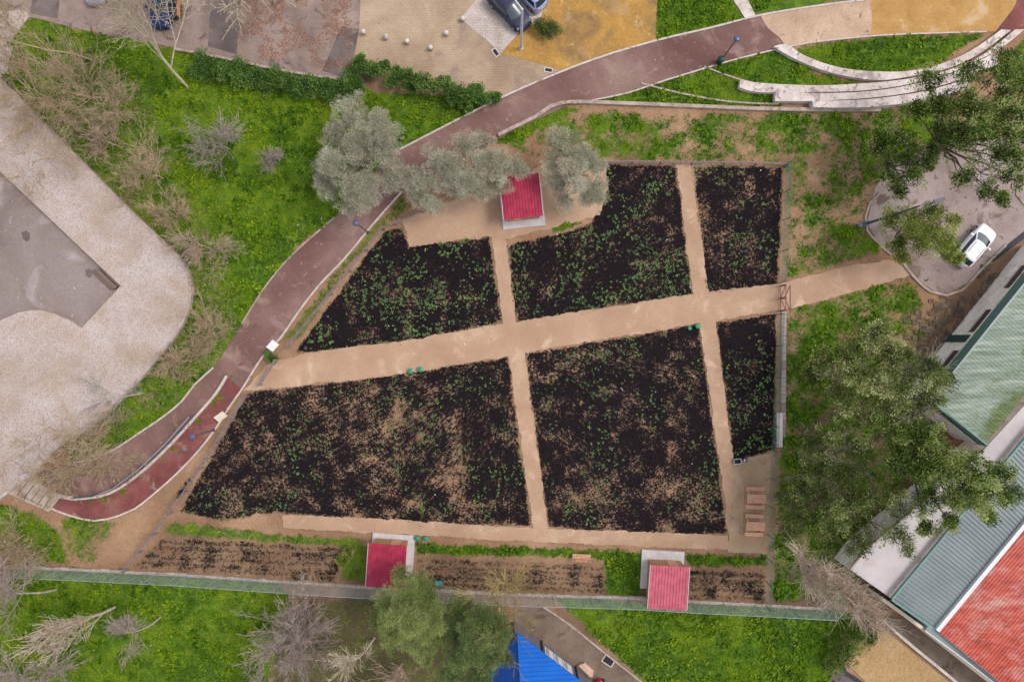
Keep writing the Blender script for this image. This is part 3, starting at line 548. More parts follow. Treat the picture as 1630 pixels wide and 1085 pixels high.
for (x, y), lab in zip([(580,54),(615,62),(649,69),(686,79),(711,56),(737,33)], ords):
    root = empty('stone_bollard', (*P(x, y)[:2], 0), random.uniform(0, 3), lab, 'bollard', 'squat stone bollards on the forecourt')
    MB().lathe((0,0,0), [(.18,-.03),(.19,.1),(.17,.42)], 14).build('shaft', M['kerb'], root, True); MB().lathe((0,0,.425), [(.20,0),(.205,.07),(.15,.15),(.06,.19)], 14).build('cap', M['concrete'], root, True)
for x, y, lab in [(654,590,'left one of two round green lids under the wide sand path'), (669.5,587.5,'right one of two round green lids under the wide sand path'), (1109.5,519,'larger round green lid in the path corner at the right cross path'), (1097,522.5,'small round green lid beside the larger one at the right cross path'), (664,854.5,'round green lid nearer to the crimson shed slab'), (678.5,855.5,'round green lid further from the crimson shed slab')]:
    s = .62 if 'small' in lab else .85
    root = empty('water_bin', (*P(x, y)[:2], 0), 0, lab, 'bin', 'small round green lidded bins'); root.scale = (s, s, s)
    MB().lathe((0,0,0), [(.20,-.03),(.24,.33)], 16).build('body', M['darkgreen'], root, True); MB().lathe((0,0,.335), [(.27,0),(.28,.04),(.22,.08),(.05,.1)], 18).build('lid', M['bin'], root, True)
root = empty('storage_box', (*P(699, 926)[:2], 0), math.radians(-2), 'flat teal plastic storage box in the planted row beside the conifer', 'box'); MB().box(0,0,.12,.54,.38,.26).build('body', M['darkgreen'], root); MB().box(0,0,.275,.60,.44,.05).build('lid', M['teal'], root)
root = empty('crate', (*P(1172,733)[:2], 0), math.radians(5), 'open black crate with a white rim at the edge of the sand yard', 'crate'); q = MB(); q.box(0,0,.02,.6,.4,.04)
for s in (-1, 1): q.box(0,s*.2,.16,.6,.03,.3); q.box(s*.3,0,.16,.03,.37,.3)
q.build('body', M['blackplastic'], root); q = MB()
for s in (-1, 1): q.box(0,s*.215,.32,.68,.05,.025); q.box(s*.315,0,.32,.05,.37,.025)
q.build('rim', M['galv'], root)
root = empty('bag', (*P(1186,732)[:2], 0), math.radians(-25), 'small blue and white bag lying beside the black crate', 'bag'); bm_ = flat('blue_bag_mat', (.05,.09,.32), .5)
mobj('body', [(-.2,-.16,0),(.25,-.12,0),(.2,.15,0),(-.15,.18,0),(-.1,-.08,.2),(.14,-.05,.14),(.1,.08,.16),(-.08,.1,.22)], [(0,1,2,3),(4,5,6,7),(0,1,5,4),(1,2,6,5),(2,3,7,6),(3,0,4,7)], bm_, root, True); MB().box(-.12,-.02,.225,.12,.16,.03).build('handle', M['white'], root)
def grate(px, py, rz, w, l, n, mat, label):
    root = empty('drain_grate', (*P(px, py)[:2], 0), rz, label, 'drain grate', 'iron drain covers'); q = MB()
    for s in (-1, 1): q.box(0,s*(l/2+.04),.03,w+.16,.08,.05); q.box(s*(w/2+.04),0,.03,.08,l,.05)
    q.build('frame', M['concrete'], root); q = MB()
    for i in range(n): q.box(-w/2+(i+.5)*w/n,0,.025,w/n*.62,l,.04)
    q.build('bars', M['blackplastic'], root); MB().box(0,0,.012,w,l,.01).build('sump', M['blackplastic'], root)
grate(873,112,math.radians(-12),.6,.28,3,M['black'],'black drain cover on the brick forecourt beside the red path'); grate(789,84,math.radians(-55),.62,.3,3,M['black'],'drain cover at the pointed end of the pale paved bay'); grate(968.5,1050.5,math.radians(-33),.9,.62,4,M['rust'],'rust red drain cover on the brown lane by the blue building')
q = MB(); c = XY([(920,1056),(930,1052),(945,1066),(943,1076),(938,1074)]); root = empty('wooden_board', (*c[0][:2], 0), 0, 'pale wooden board leaning low beside the grey wall of the blue building', 'board'); q.prism([x-c[0] for x in c], .06, [.35,.30,.10,.10,.28]); q.build('panel', flat('pale_board_mat', (.50,.33,.23), .7), root)
# ---------------- railing on the wall between the two red levels ----------------
RW = smooth_line([(362,598),(345,626),(312,664),(272,708),(232,746),(192,776),(160,789),(120,793)], .8)
l = XY(RW); mb = MB(); strip_mesh(mb, offset(l, .10), offset(l, -.10), -.05, .28); root = empty('low_wall', l[0], 0, 'white low wall dividing the two levels of the red path', 'wall')
o = mb.build('coping', M['whitekerb'], root); o.location = -l[0]
l2 = chain(XY([(311,661),(272,705),(232,743),(192,773),(160,786),(125,789)]), 1.4); o = l2[0]; root = empty('metal_railing', o, 0, 'dark metal handrail standing on the low wall beside the red path', 'railing')
for x in l2: MB().tube(x-o+Vector((0,0,.25)), x-o+Vector((0,0,1.2)), .03).build('post', M['darkpole'], root)
for z in (.5, .75, 1.0, 1.2):
    q = MB(); [q.tube(a-o+Vector((0,0,z)), b-o+Vector((0,0,z)), .022 if z < 1.1 else .035, None, 8) for a, b in zip(l2, l2[1:])]; q.build('rail', M['darkpole'] if z < 1.1 else M['galv'], root)
# ---------------- buildings ----------------
def ribs(q, A, B, C, D, n, h=.05, w=.05):     # raised ribs from edge AB to edge DC
    for i in range(n):
        t = (i+.5)/n; q.bar(A.lerp(B, t)+Vector((0,0,h/2)), D.lerp(C, t)+Vector((0,0,h/2)), w, h)
def quad_roof(name, cs, n, mat, parent, h=.05, w=.05, th=.15, o=Vector((0,0,0)), low=False):
    c = [x-o for x in cs]
    v = []; m = 24; f = []
    for i in range(m+1):
        for j in range(m+1): v.append(c[0].lerp(c[1], i/m).lerp(c[3].lerp(c[2], i/m), j/m))
    for i in range(m):
        for j in range(m): k = i*(m+1)+j; f.append((k, k+1, k+m+2, k+m+1))
    n0 = len(v); v += [x-Vector((0,0,th)) for x in c]; b = [0, m*(m+1), m*(m+1)+m, m]
    f += [(n0,n0+1,n0+2,n0+3)]+[(b[i], b[(i+1) % 4], n0+(i+1) % 4, n0+i) for i in range(4)]
    q = MB(); q.add(v, f); nv = len(q.v); ribs(q, *c, n, h, w); ob = q.build(name, mat, parent)
    if low:
        a = ob.data.attributes.new('low', 'FLOAT', 'POINT'); A_, D_ = c[0], c[3]; ax = (D_-A_); L = ax.length_squared
        a.data.foreach_set('value', [max(0, min(1, (vv.co-A_).dot(ax)/L)) for vv in ob.data.vertices])
    return ob
# long white building with the mossy green roof
o = P(1436, 630); root = empty('long_building', o, 0, 'long white building with a mossy pale green sheet roof right of the car park', 'building')
dv = Vector((.625,.78,0)); gv = Vector((.76,-.65,0)); gv = Vector((.78,-.625,0)); a0 = Vector((0,0,0)); Lb = 17.0; Wb = 6.0
fp = [a0, a0+dv*Lb, a0+dv*Lb+gv*Wb, a0+gv*Wb]
MB().prism(fp, -.05, 3.1).build('wall', M['wallwhite'], root)
q = MB(); e = .05
for a, b, nn in ((fp[0], fp[1], -gv), (fp[0], fp[3], -dv)):
    L = (b-a).length; t = (b-a)/L; k = int(L/.16); q.bar(a+nn*.04+Vector((0,0,3.7)), b+nn*.04+Vector((0,0,3.7)), .08, 1.2)
    for i in range(k): pp = a+t*(i+.5)*L/k+nn*.10; q.bar(pp+Vector((0,0,3.12)), pp+Vector((0,0,4.28)), .05, .05)
q.build('fascia', M['tealtrim'], root)
up = Vector((0,0,1)); cs = [fp[0]+up*4.28-gv*.02, fp[1]+up*4.28-gv*.02, fp[2]+up*3.75, fp[3]+up*3.75]
rf = quad_roof('roof', cs, 62, M['mossroof'], root, .022, .05, .3, low=True); q = MB(); q.bar(cs[0]-gv*.08+up*.06, cs[1]-gv*.08+up*.06, .16, .08); q.bar(cs[0]-dv*.08+up*.06, cs[3]-dv*.08+up*.06, .16, .08); q.build('ridge_cap', M['greyteal'], rf)
for s0, s1 in ((3.05,5.15), (7.2,9.6), (12.0,14.4)):
    a = fp[0]+dv*s0-gv*.03; b = fp[0]+dv*s1-gv*.03; wdw = MB().bar(a+up*2.45, b+up*2.45, .1, .5).build('window', M['darkwin'], root); MB().bar(a+up*2.15-gv*.06, b+up*2.15-gv*.06, .16, .06).build('sill', M['concrete'], wdw)
a = fp[0]+dv*6.1-gv*.04; MB().bar(a+up*1.35, a+dv*.75+up*1.35, .1, 2.6).build('door', M['doorgreen'], root); MB().bar(fp[0]+dv*1.5-gv*.05, fp[0]+dv*1.5-gv*.05+up*3.1, .08).build('drainpipe', M['wallwhite'], root)
# flat white roof, grey green roof and faded red roof
FW = XY([(1374,877),(1569,712),(1700,570),(1760,620),(1530,818),(1419,952),(1353,905)], 2.9); o = P(1385, 880); root = empty('flat_roofed_building', o, 0, 'low building with a plain white flat roof between the green and grey roofs', 'building'); oo = Vector((o[0], o[1], 0))
fpw = [Vector((x[0]-oo[0], x[1]-oo[1])) for x in FW]; MB().prism(fpw, -.05, 2.78).build('wall', M['wallwhite'], root); MB().prism(fpw, 2.784, 2.9).build('roof', M['flatroof'], root)
q = MB(); pr = [FW[6], FW[0], FW[1]]; [q.bar(a-oo+up*.05, b-oo+up*.05, .12, .2) for a, b in zip(pr, pr[1:])]; q.build('parapet', M['kerb'], root)
GA = [P(1419,952,3.4), P(1740,566,3.4), P(1790,634,4.1), P(1487,999,4.1)]; o = Vector((GA[0][0], GA[0][1], 0)); root = empty('grey_roofed_hall', o, 0, 'hall with a ribbed grey green metal roof beside the faded red roof', 'building')
MB().prism([Vector((x[0]-o[0], x[1]-o[1])) for x in GA], -.05, [3.2,3.2,3.9,3.9]).build('wall', M['wallwhite'], root); quad_roof('roof', GA, 78, M['greyteal'], root, .07, .06, .12, o)
q = MB(); q.bar(GA[3]-o+Vector((.1,-.1,.16)), GA[2]-o+Vector((.1,-.1,.16)), .34, .3); q.build('parapet', M['white'], root); q = MB(); q.bar(GA[0]-o+up*.12, GA[1]-o+up*.12, .16, .12); q.bar(GA[0]-o+up*.1-Vector((.03,.05,0)), GA[3]-o+up*.1-Vector((.03,.05,0)), .2, .16); q.build('gutter', M['tealtrim'], root)
RA = [P(1492,1003,3.2), P(1800,652,3.2), P(2000,800,3.9), P(1700,1173,3.9)]; o = Vector((RA[0][0], RA[0][1], 0)); root = empty('red_roofed_hall', o, 0, 'hall with a faded patchy red ribbed roof in the bottom right corner', 'building')
MB().prism([Vector((x[0]-o[0], x[1]-o[1])) for x in RA], -.05, [3.0,3.0,3.7,3.7]).build('wall', M['wallwhite'], root)
c = [x-o for x in RA]; q = MB(); q.add([*c, *[x-up*.15 for x in c]], [(0,1,2,3),(4,7,6,5),(0,4,5,1),(1,5,6,2),(2,6,7,3),(3,7,4,0)])
for i in range(52): t = (i+.5)/52; wv = .05 if i % 4 else .10; q.bar(c[0].lerp(c[3], t)+up*.015, c[1].lerp(c[2], t)+up*.015, wv, .035)
q.build('roof', M['redsheet'], root)
# beige boundary wall with its teal gutter strip
q = MB(); c = XY([(1435,973),(1472,997),(1600,1100),(1640,1132),(1615,1132),(1585,1093),(1434,979)], 2.6); o = Vector((c[0][0], c[0][1], 0)); root = empty('boundary_wall', o, 0, 'beige boundary wall running down beside the brown lane to the picture edge', 'wall')
W1 = XY([(1405,953),(1470,1000),(1590,1094),(1650,1140)], 2.6); W1 = [Vector((x[0], x[1], 0)) for x in W1]; strip_mesh(q, [x-o for x in offset(W1, .14)], [x-o for x in offset(W1, -.14)], -.05, 2.6); q.build('wall', M['cream'], root)
W2_ = [Vector((x[0], x[1], 0)) for x in XY([(1478,996),(1540,1042),(1602,1090),(1660,1136)], 2.9)]; root = empty('concrete_gutter', W2_[0], 0, 'pale grey blue gutter strip between the beige wall and the faded red roof', 'gutter'); q = MB(); o = W2_[0]
strip_mesh(q, [x-o for x in offset(W2_, .42)], [x-o for x in offset(W2_, -.42)], -.05, 2.85); q.build('channel', M['greyteal'], root); q = MB(); strip_mesh(q, [x-o for x in offset(W2_, .5)], [x-o for x in offset(W2_, .42)], 2.6, 2.95); strip_mesh(q, [x-o for x in offset(W2_, -.42)], [x-o for x in offset(W2_, -.5)], 2.6, 2.95); q.build('rim', M['white'], root)
# blue roofed building
E = lambda x, y, z: P(x, y, z)
r0, r1 = E(824.5,1008,3.5), E(829,1140,3.5); e0, e1 = E(824.5,1008,3.45), E(1010,1148,2.7); w0, w1 = E(815,1022,3.3), E(770,1140,2.5)
o = Vector((r0[0], r0[1]-.3, 0)); root = empty('blue_roofed_building', o, 0, 'building with a bright blue sheet roof at the bottom beside the brown lane', 'building')
gf = [P(819.5,989), P(1000,1124), P(1000,1180), P(770,1180), P(784,1068)]; MB().prism([x-o for x in gf], -.05, [2.6,2.6,2.6,2.2,2.2]).build('wall', M['bluewall'], root)
q = MB(); R0 = E(824.5,1007,3.0); R1 = E(835,1200,3.5); RE = E(1060,1187,2.75)
q.add([R0-o, RE-o, R1-o, R0-o-up*.12, RE-o-up*.12, R1-o-up*.12], [(0,1,2),(3,5,4),(0,3,4,1),(1,4,5,2),(2,5,3,0)])
for i in range(26):
    t = (i+.5)/26; q.bar((R0.lerp(R1, t))-o+up*.02, (R0.lerp(RE, t))-o+up*.02, .05, .05)
q.build('roof', M['bluesheet'], root)
q = MB(); L1 = E(768,1082,2.0); L2 = E(740,1200,2.0); q.add([R0-o, R1-o, L2-o, L1-o, R0-o-up*.12, R1-o-up*.12, L2-o-up*.12, L1-o-up*.12], [(0,3,2,1),(4,5,6,7),(0,1,5,4),(1,2,6,5),(2,3,7,6),(3,0,4,7)]); ribs(q, L1-o, R0-o, R1-o, L2-o, 10, .05, .05)
q.build('side_roof', flat('shaded_blue_sheet_mat', (.0,.035,.19), .4), root); q = MB(); q.bar(R0-o+up*.06, R1-o+up*.06, .14, .07); q.build('ridge_cap', M['bluesheet'], root)  # side roof: same blue sheet, its shade away from the sun painted in
ww = gf[1]-gf[0]; ww = ww.normalized(); nn = Vector((-ww[1]*-1, ww[0]*-1, 0))*-1; nn = Vector((ww[1]*-1, ww[0], 0)).normalized()
for s in (2.65, 3.65, 4.65):
    a = gf[0]-o+ww*(s+.55)+nn*.03; f = MB().bar(a+up*1.4, a+ww*.92+up*1.4, .08, 1.5).build('window', M['white'], root); MB().bar(a+ww*.12+nn*.05+up*1.4, a+ww*.42+nn*.05+up*1.4, .02, 1.2).build('pane', M['galv'], f)
for s in (2.6, 6.35): a = gf[0]-o+ww*(s+.3)+nn*.06; MB().bar(a, a+up*2.5, .14).build('pilaster', M['blackplastic'], root)
# ---------------- cars ----------------
def car(px, py, ang, paint, label, L=4.2, Wd=1.76, H=1.47, name='parked_car'):
    root = empty(name, (*P(px, py)[:2], 0), ang, label, 'car', 'parked cars')
    h = L/2; w = Wd/2
    us = [-1,-.975,-.93,-.8,-.62,-.4,-.1,.2,.42,.6,.76,.88,.95,.985,1.0]; hw = [.66,.84,.93,.985,1,1,1,1,1,.985,.95,.88,.78,.66,.5]; dz = [.66,.86,.93,.97,.98,.97,.95,.94,.95,.93,.88,.82,.74,.64,.52]
    v = []; prof = lambda W_, Z: [(W_*.90,.20),(W_,.36),(W_*1.0,.62),(W_*.985,Z-.10),(W_*.93,Z-.02),(W_*.6,Z+.015),(0,Z+.03)]
    for u, a, z in zip(us, hw, dz):
        s = prof(w*a, z); s = s+[(-x, y) for x, y in s[-2::-1]]; v += [(u*h, x, y) for x, y in s]
    k = 13; n = len(us); f = [(i*k+j, i*k+j+1, (i+1)*k+j+1, (i+1)*k+j) for i in range(n-1) for j in range(k-1)]
    f += [(i*k, (i+1)*k, (i+1)*k+k-1, i*k+k-1) for i in range(n-1)]+[tuple(range(k)), tuple(range((n-1)*k, n*k))]
    body = mobj('body', v, f, paint, root, True)
    # cabin
    def loop(xr, xf, wr, wf, z, br, bf):
        t = [-1,-.55,0,.55,1]; r = [(xr-br*(1-a*a), a*wr, z+(.02*(1-a*a))) for a in t]; fr = [(xf+bf*(1-a*a), -a*wf, z+(.02*(1-a*a))) for a in t]
        return r+[(xr*.45+xf*.55, wr*.5+wf*.55, z)]+[(x, y, zz) for x, y, zz in fr]+[(xr*.45+xf*.55, -(wr*.5+wf*.55), z)]
    lo = loop(-.90*h, .46*h, w*.84, w*.88, .93, .12, .22); hi = loop(-.74*h, .02*h, w*.67, w*.68, H-.03, .10, .12); hi2 = loop(-.68*h, -.03*h, w*.59, w*.60, H+.005, .08, .08)
    m = 12; vv = lo+hi+hi2+[(-.32*h, 0, H+.03)]; ff = [(i, (i+1) % m, m+(i+1) % m, m+i) for i in range(m)]+[(m+i, m+(i+1) % m, 2*m+(i+1) % m, 2*m+i) for i in range(m)]+[(2*m+i, 2*m+(i+1) % m, 3*m) for i in range(m)]
    mobj('cabin', vv, ff, paint, root, True)
    def pane(nm, idx, par, s0=.06, s1=.06, t0=.08, t1=.93):
        A = [Vector(lo[i]) for i in idx]; B = [Vector(hi[i]) for i in idx]; q = []; cen = Vector((-.25*h, 0, .9)); fs = []
        npt = len(idx)
        def at(row, t): x = t*(npt-1); i = min(int(x), npt-2); return row[i].lerp(row[i+1], x-i)
        N = 8; nrm = ((B[0]-A[0]).cross(A[-1]-A[0])).normalized(); mid = (A[0]+B[-1])/2
        if nrm.dot(mid-cen) < 0: nrm = -nrm
        for i in range(N+1):
            t = s0+(1-s0-s1)*i/N; a, b = at(A, t), at(B, t)
            q += [a.lerp(b, t0)+nrm*.014, a.lerp(b, t1)+nrm*.014]
        mobj(nm, q, [(2*i, 2*i+1, 2*i+3, 2*i+2) for i in range(N)], M['glass'], par, True)
    pane('rear_window', [0,1,2,3,4], root); pane('windscreen', [6,7,8,9,10], root, .05, .05); pane('side_window', [4,5,6], root, .03, .03, .12, .9); pane('side_window', [10,11,0], root, .03, .03, .12, .9)
    for sx in (-1, 1):
        for s in (-1, 1):
            x, y = sx*h*.62, s*(w-.09); wh = MB().tube((x,y-.1,.32), (x,y+.1,.32), .32, None, 20).build('wheel', M['tyre'], root, True); MB().tube((x,y+s*.075,.32), (x,y+s*.112,.32), .2, None, 14).build('rim', M['rim'], wh)
    for s in (-1, 1):
        MB().add([(h*.80,s*w*.86,.86),(h*.93,s*w*.60,.80),(h*.975,s*w*.62,.66),(h*.86,s*w*.93,.70),(h*.78,s*w*.84,.84),(h*.9,s*w*.58,.78),(h*.9,s*w*.58,.62),(h*.8,s*w*.86,.68)], [(0,1,2,3),(4,7,6,5),(0,4,5,1),(1,5,6,2),(2,6,7,3),(3,7,4,0)]).build('headlight', M['clearlight'], root)
        MB().add([(-h*.90,s*w*.90,.97),(-h*.985,s*w*.66,.93),(-h*1.0,s*w*.66,.76),(-h*.95,s*w*.93,.78),(-h*.88,s*w*.84,.93),(-h*.93,s*w*.62,.9),(-h*.93,s*w*.62,.74),(-h*.9,s*w*.86,.76)], [(0,1,2,3),(4,7,6,5),(0,4,5,1),(1,5,6,2),(2,6,7,3),(3,7,4,0)]).build('tail_light', M['redlight'], root)
        q = MB(); q.bar((h*.20,s*w*.90,.97),(h*.20,s*(w+.13),.99),.05); q.box(h*.19,s*(w+.11),1.0,.09,.2,.13); q.build('mirror', paint, root)
        MB().bar((-h*.60, s*w*.52, H+.02), (-h*.05, s*w*.53, H+.02), .03, .03).build('roof_rail', M['blackplastic'] , root)
    q = MB(); q.bar((-h*1.005,-.26,.62),(-h*1.005,.26,.62),.02,.11); q.build('number_plate', M['white'], root)
    return root
def paint(name, c, coat=.4): return flat(name, c, .4, var=.03, spec=.5 if sum(c) > 1 else .25, coat=coat if sum(c) > 1 else 0)
car(1544, 392.5, math.atan2(58, 50.5), paint('white_paint', (.76,.75,.78)), 'white hatchback parked beside the black gutter in the car park', 4.15, 1.78)
car(811, 20, math.atan2(-52, 50), paint('dark_navy_paint', (.03,.032,.06)), 'dark navy car with a dusty roof parked under the tall white lamp', 4.4, 1.76)
car(838, -10, math.atan2(52, -50), paint('light_blue_paint', (.26,.31,.47)), 'light blue car parked alongside the dark navy car, its tail to the shrub', 4.2, 1.74)
car(259, 12, -PI/2+.06, paint('blue_paint', (.012,.025,.09)), 'dark blue car behind the bare branches in the upper left', 4.2, 1.70)
car(157, -25, -PI/2+.03, paint('grey_paint', (.24,.24,.32)), 'lavender grey car whose nose just enters the top left edge', 4.2, 1.74)
car(973, 1108, math.atan2(45, -60), paint('red_paint', (.5,.01,.02)), 'bright red car whose nose just enters the bottom edge by the lane', 4.2, 1.74)
root = empty('box_trailer', (*P(280.5, 16)[:2], 0), .05, 'open black box trailer with an orange side board beside the dark blue car', 'trailer')
q = MB(); q.box(0,0,.42,.95,2.1,.06)
for s in (-1, 1): q.box(s*.47,0,.62,.04,2.1,.42); q.box(0,s*1.03,.62,.9,.04,.42)
q.build('body', M['blackplastic'], root); MB().bar((.52,-1.0,.75),(.62,.95,.75),.05,.5).build('side_board', flat('orange_board_mat', (.45,.17,.05), .6), root); MB().bar((.0,-.9,.47),(.0,.9,.9),.05).build('pole', M['galv'], root)
for s in (-1, 1): MB().tube((s*.42,0,.25),(s*.56,0,.25),.25,None,14).build('wheel', M['tyre'], root)
MB().prism(XY([(1630,368),(1571,415),(1575,421),(1640,372)]), -.03, .05).build('drain_channel', M['black'])['kind'] = 'structure'
# worn paver patches beside the long building
mb = MB(); rr = random.Random(8)
for i in range(150):
    t, u = rr.random(), rr.random(); x, y = 1600-150*t+55*(u-.5), 432+112*t+45*(u-.5)
    if y < 470 and x < 1560: continue
    c = P(x, y); mb.box(c[0], c[1], -.01+.0004*i, rr.uniform(.35,.6), rr.uniform(.3,.45), .06, A52-.9+.02*rr.random())
tag(mb.build('worn_paving', earthy('worn_paving_mat', [(.3, (.085,.06,.045)), (.6, (.17,.12,.08)), (.8, (.26,.18,.12))], 1.1, 6)), kind='structure')
# ---------------- leaves ----------------
def leafmat(name, stops, rough=.6, trans=.0):
    g = G(name); c = g.ramp(g.attr('tone'), stops); g.b.inputs['Specular IOR Level'].default_value = .06
    m = g.out(c, rough)
    if trans:
        tb = g.n('ShaderNodeBsdfTranslucent', {'Color': c}); mx = g.n('ShaderNodeMixShader', {0: trans}); g.t.links.new(g.b.outputs[0], mx.inputs[1]); g.t.links.new(tb.outputs[0], mx.inputs[2])
        g.t.links.new(mx.outputs[0], g.t.nodes['Material Output'].inputs['Surface'])
    return m
def leaf_quads(C, D, size, aspect, tone, flatness=.5):
    # C centres (n,3), D growth directions, one pointed leaf each
    n = len(C); d = D+RS.normal(0, .35, (n, 3)); d /= np.linalg.norm(d, axis=1)[:, None]+1e-9
    r = RS.normal(0, 1, (n, 3)); r[:, :2] *= (1-flatness); s = np.cross(d, r); s /= np.linalg.norm(s, axis=1)[:, None]+1e-9
    size = np.broadcast_to(size, (n,))[:, None]; w = size*aspect
    V = np.stack([C, C+d*size*.5+s*w*.5, C+d*size, C+d*size*.5-s*w*.5], 1).reshape(-1, 3)
    return V, np.arange(4*n).reshape(n, 4), tone
def unit(n):
    v = RS.normal(0, 1, (n, 3)); return v/np.linalg.norm(v, axis=1)[:, None]
def crown_leaves(lobes, dens, leaf, aspect, sub=.42, nleaf=34, up=.35, tone0=.5, tspread=.2, fill=.35, gap=.0, droop=0.):
    # lobes: (centre, radius) -> uneven clusters of leaf sprays over each lobe
    Cs = []; Ds = []; Ts = []; lb = []
    for c, R in lobes:                  # every lobe breaks up into smaller puffs
        for i in range(7):
            u = unit(1)[0]; u[2] = abs(u[2])*.8-.15; rb = R*RS.uniform(.34, .56); lb.append((np.array(c)+u*(R-rb*.8)*RS.uniform(.75, 1.4)*np.array([1, 1, .7]), rb))
        lb.append((np.array(c)-np.array([0, 0, R*.2]), R*.6))
    lobes = lb; dens = dens*.62
    for c, R in lobes:
        k = max(6, int(dens*R*R)); u = unit(k); u[:, 2] = np.abs(u[:, 2])*1.0-.25*RS.rand(k)
        rad = R*(1-fill*RS.rand(k)**1.5)*(1+.18*RS.randn(k)); q = np.array(c)+u*rad[:, None]*np.array([1, 1, .75])
        if gap > 0: keep = vnoise(q[:, 0]+q[:, 2], q[:, 1]-q[:, 2], 1.1, 13) > gap; q, u = q[keep], u[keep]; k = len(q)
        tl = tone0+tspread*(RS.randn())*.6
        for i in range(k):
            m = max(4, int(nleaf*RS.uniform(.5, 1.4))); v = unit(m); v[:, 2] = v[:, 2]*.7+up; rr_ = sub*RS.uniform(.6, 1.25)*RS.rand(m)**.5
            Cs.append(q[i]+v*rr_[:, None]); dd = v*.8+u[i]*.6; dd[:, 2] += .15-droop; Ds.append(dd)
            Ts.append(np.clip(tl+tspread*.7*RS.randn()+.11*RS.randn(m)+.06*v[:, 2]*0, 0, 1))
    return np.concatenate(Cs), np.concatenate(Ds), np.concatenate(Ts)
# ---------------- branches ----------------
def tubes(segs, k=5):
    a = np.array([list(s[0])+list(s[1])+[s[2], s[3]] for s in segs]); p, q, r0, r1 = a[:, :3], a[:, 3:6], a[:, 6], a[:, 7]
    t = q-p; t /= np.linalg.norm(t, axis=1)[:, None]+1e-9; ref = np.where(np.abs(t[:, 2:3]) > .9, np.array([[1., 0, 0]]), np.array([[0, 0, 1.]]))
    u = np.cross(t, ref); u /= np.linalg.norm(u, axis=1)[:, None]; w = np.cross(t, u); n = len(a); V = np.zeros((n, 2*k, 3))
    for i in range(k):
        o = u*math.cos(2*PI*i/k)+w*math.sin(2*PI*i/k); V[:, i] = p+o*r0[:, None]; V[:, k+i] = q+o*r1[:, None]
    base = np.arange(n)[:, None]*2*k; F = np.concatenate([base+np.array([[i, (i+1) % k, k+(i+1) % k, k+i]]) for i in range(k)])
    return V.reshape(-1, 3), F
def grow(rng, p, d, L, r, lvl, maxl, out, cfg):
    n = 4 if lvl < 2 else 3; seg = L/n; pts = [p]; rad = [r]
    for i in range(n):
        d = (d+Vector((rng.gauss(0,1), rng.gauss(0,1), rng.gauss(0,1)))*cfg['wob']+Vector((0,0,cfg['lift']*(1 if lvl else .5)))).normalized()
        q = p+d*seg; r2 = max(cfg['rmin'], r*(1-.16*(i+1)/n*2.2)); out[lvl].append((p, q, max(r, cfg['rmin']), r2)); p = q; r = r2; pts.append(p); rad.append(r)
    if lvl >= maxl: return
    kids = cfg['kids'][lvl]
    for j in range(kids):
        t = cfg['t0'][lvl]+(1-cfg['t0'][lvl])*(j+rng.random()*.8)/kids; x = t*n; i = min(int(x), n-1); b = pts[i].lerp(pts[i+1], x-i)
        ax = Vector((rng.gauss(0,1), rng.gauss(0,1), rng.gauss(0,1)*.5)).cross(d).normalized(); an = rng.uniform(.6, 1.25)*cfg['ang'][lvl]
        dd = (d*math.cos(an)+ax*math.sin(an)).normalized(); grow(rng, b, dd, L*cfg['len'][lvl]*rng.uniform(.7, 1.15)*(1.15-.5*t), max(cfg['rmin'], rad[i]*cfg['rr']), lvl+1, maxl, out, cfg)
    if lvl: grow(rng, p, d, L*.55, r, lvl+1, maxl, out, cfg)
def barkmat(name, c): return flat(name, c, .85, var=.25, sc=4, spec=.1)
BK = {'tan': barkmat('tan_twig_mat', (.42,.31,.20)), 'pale': barkmat('pale_twig_mat', (.50,.41,.30)), 'pink': barkmat('pinkish_twig_mat', (.46,.33,.255)), 'grey': barkmat('grey_twig_mat', (.34,.29,.235)), 'mauve': barkmat('mauve_grey_twig_mat', (.36,.28,.245)), 'yellow': barkmat('yellow_twig_mat', (.36,.27,.11)), 'brown': barkmat('brown_bark_mat', (.15,.11,.085)), 'whitish': barkmat('whitish_twig_mat', (.55,.43,.34))}
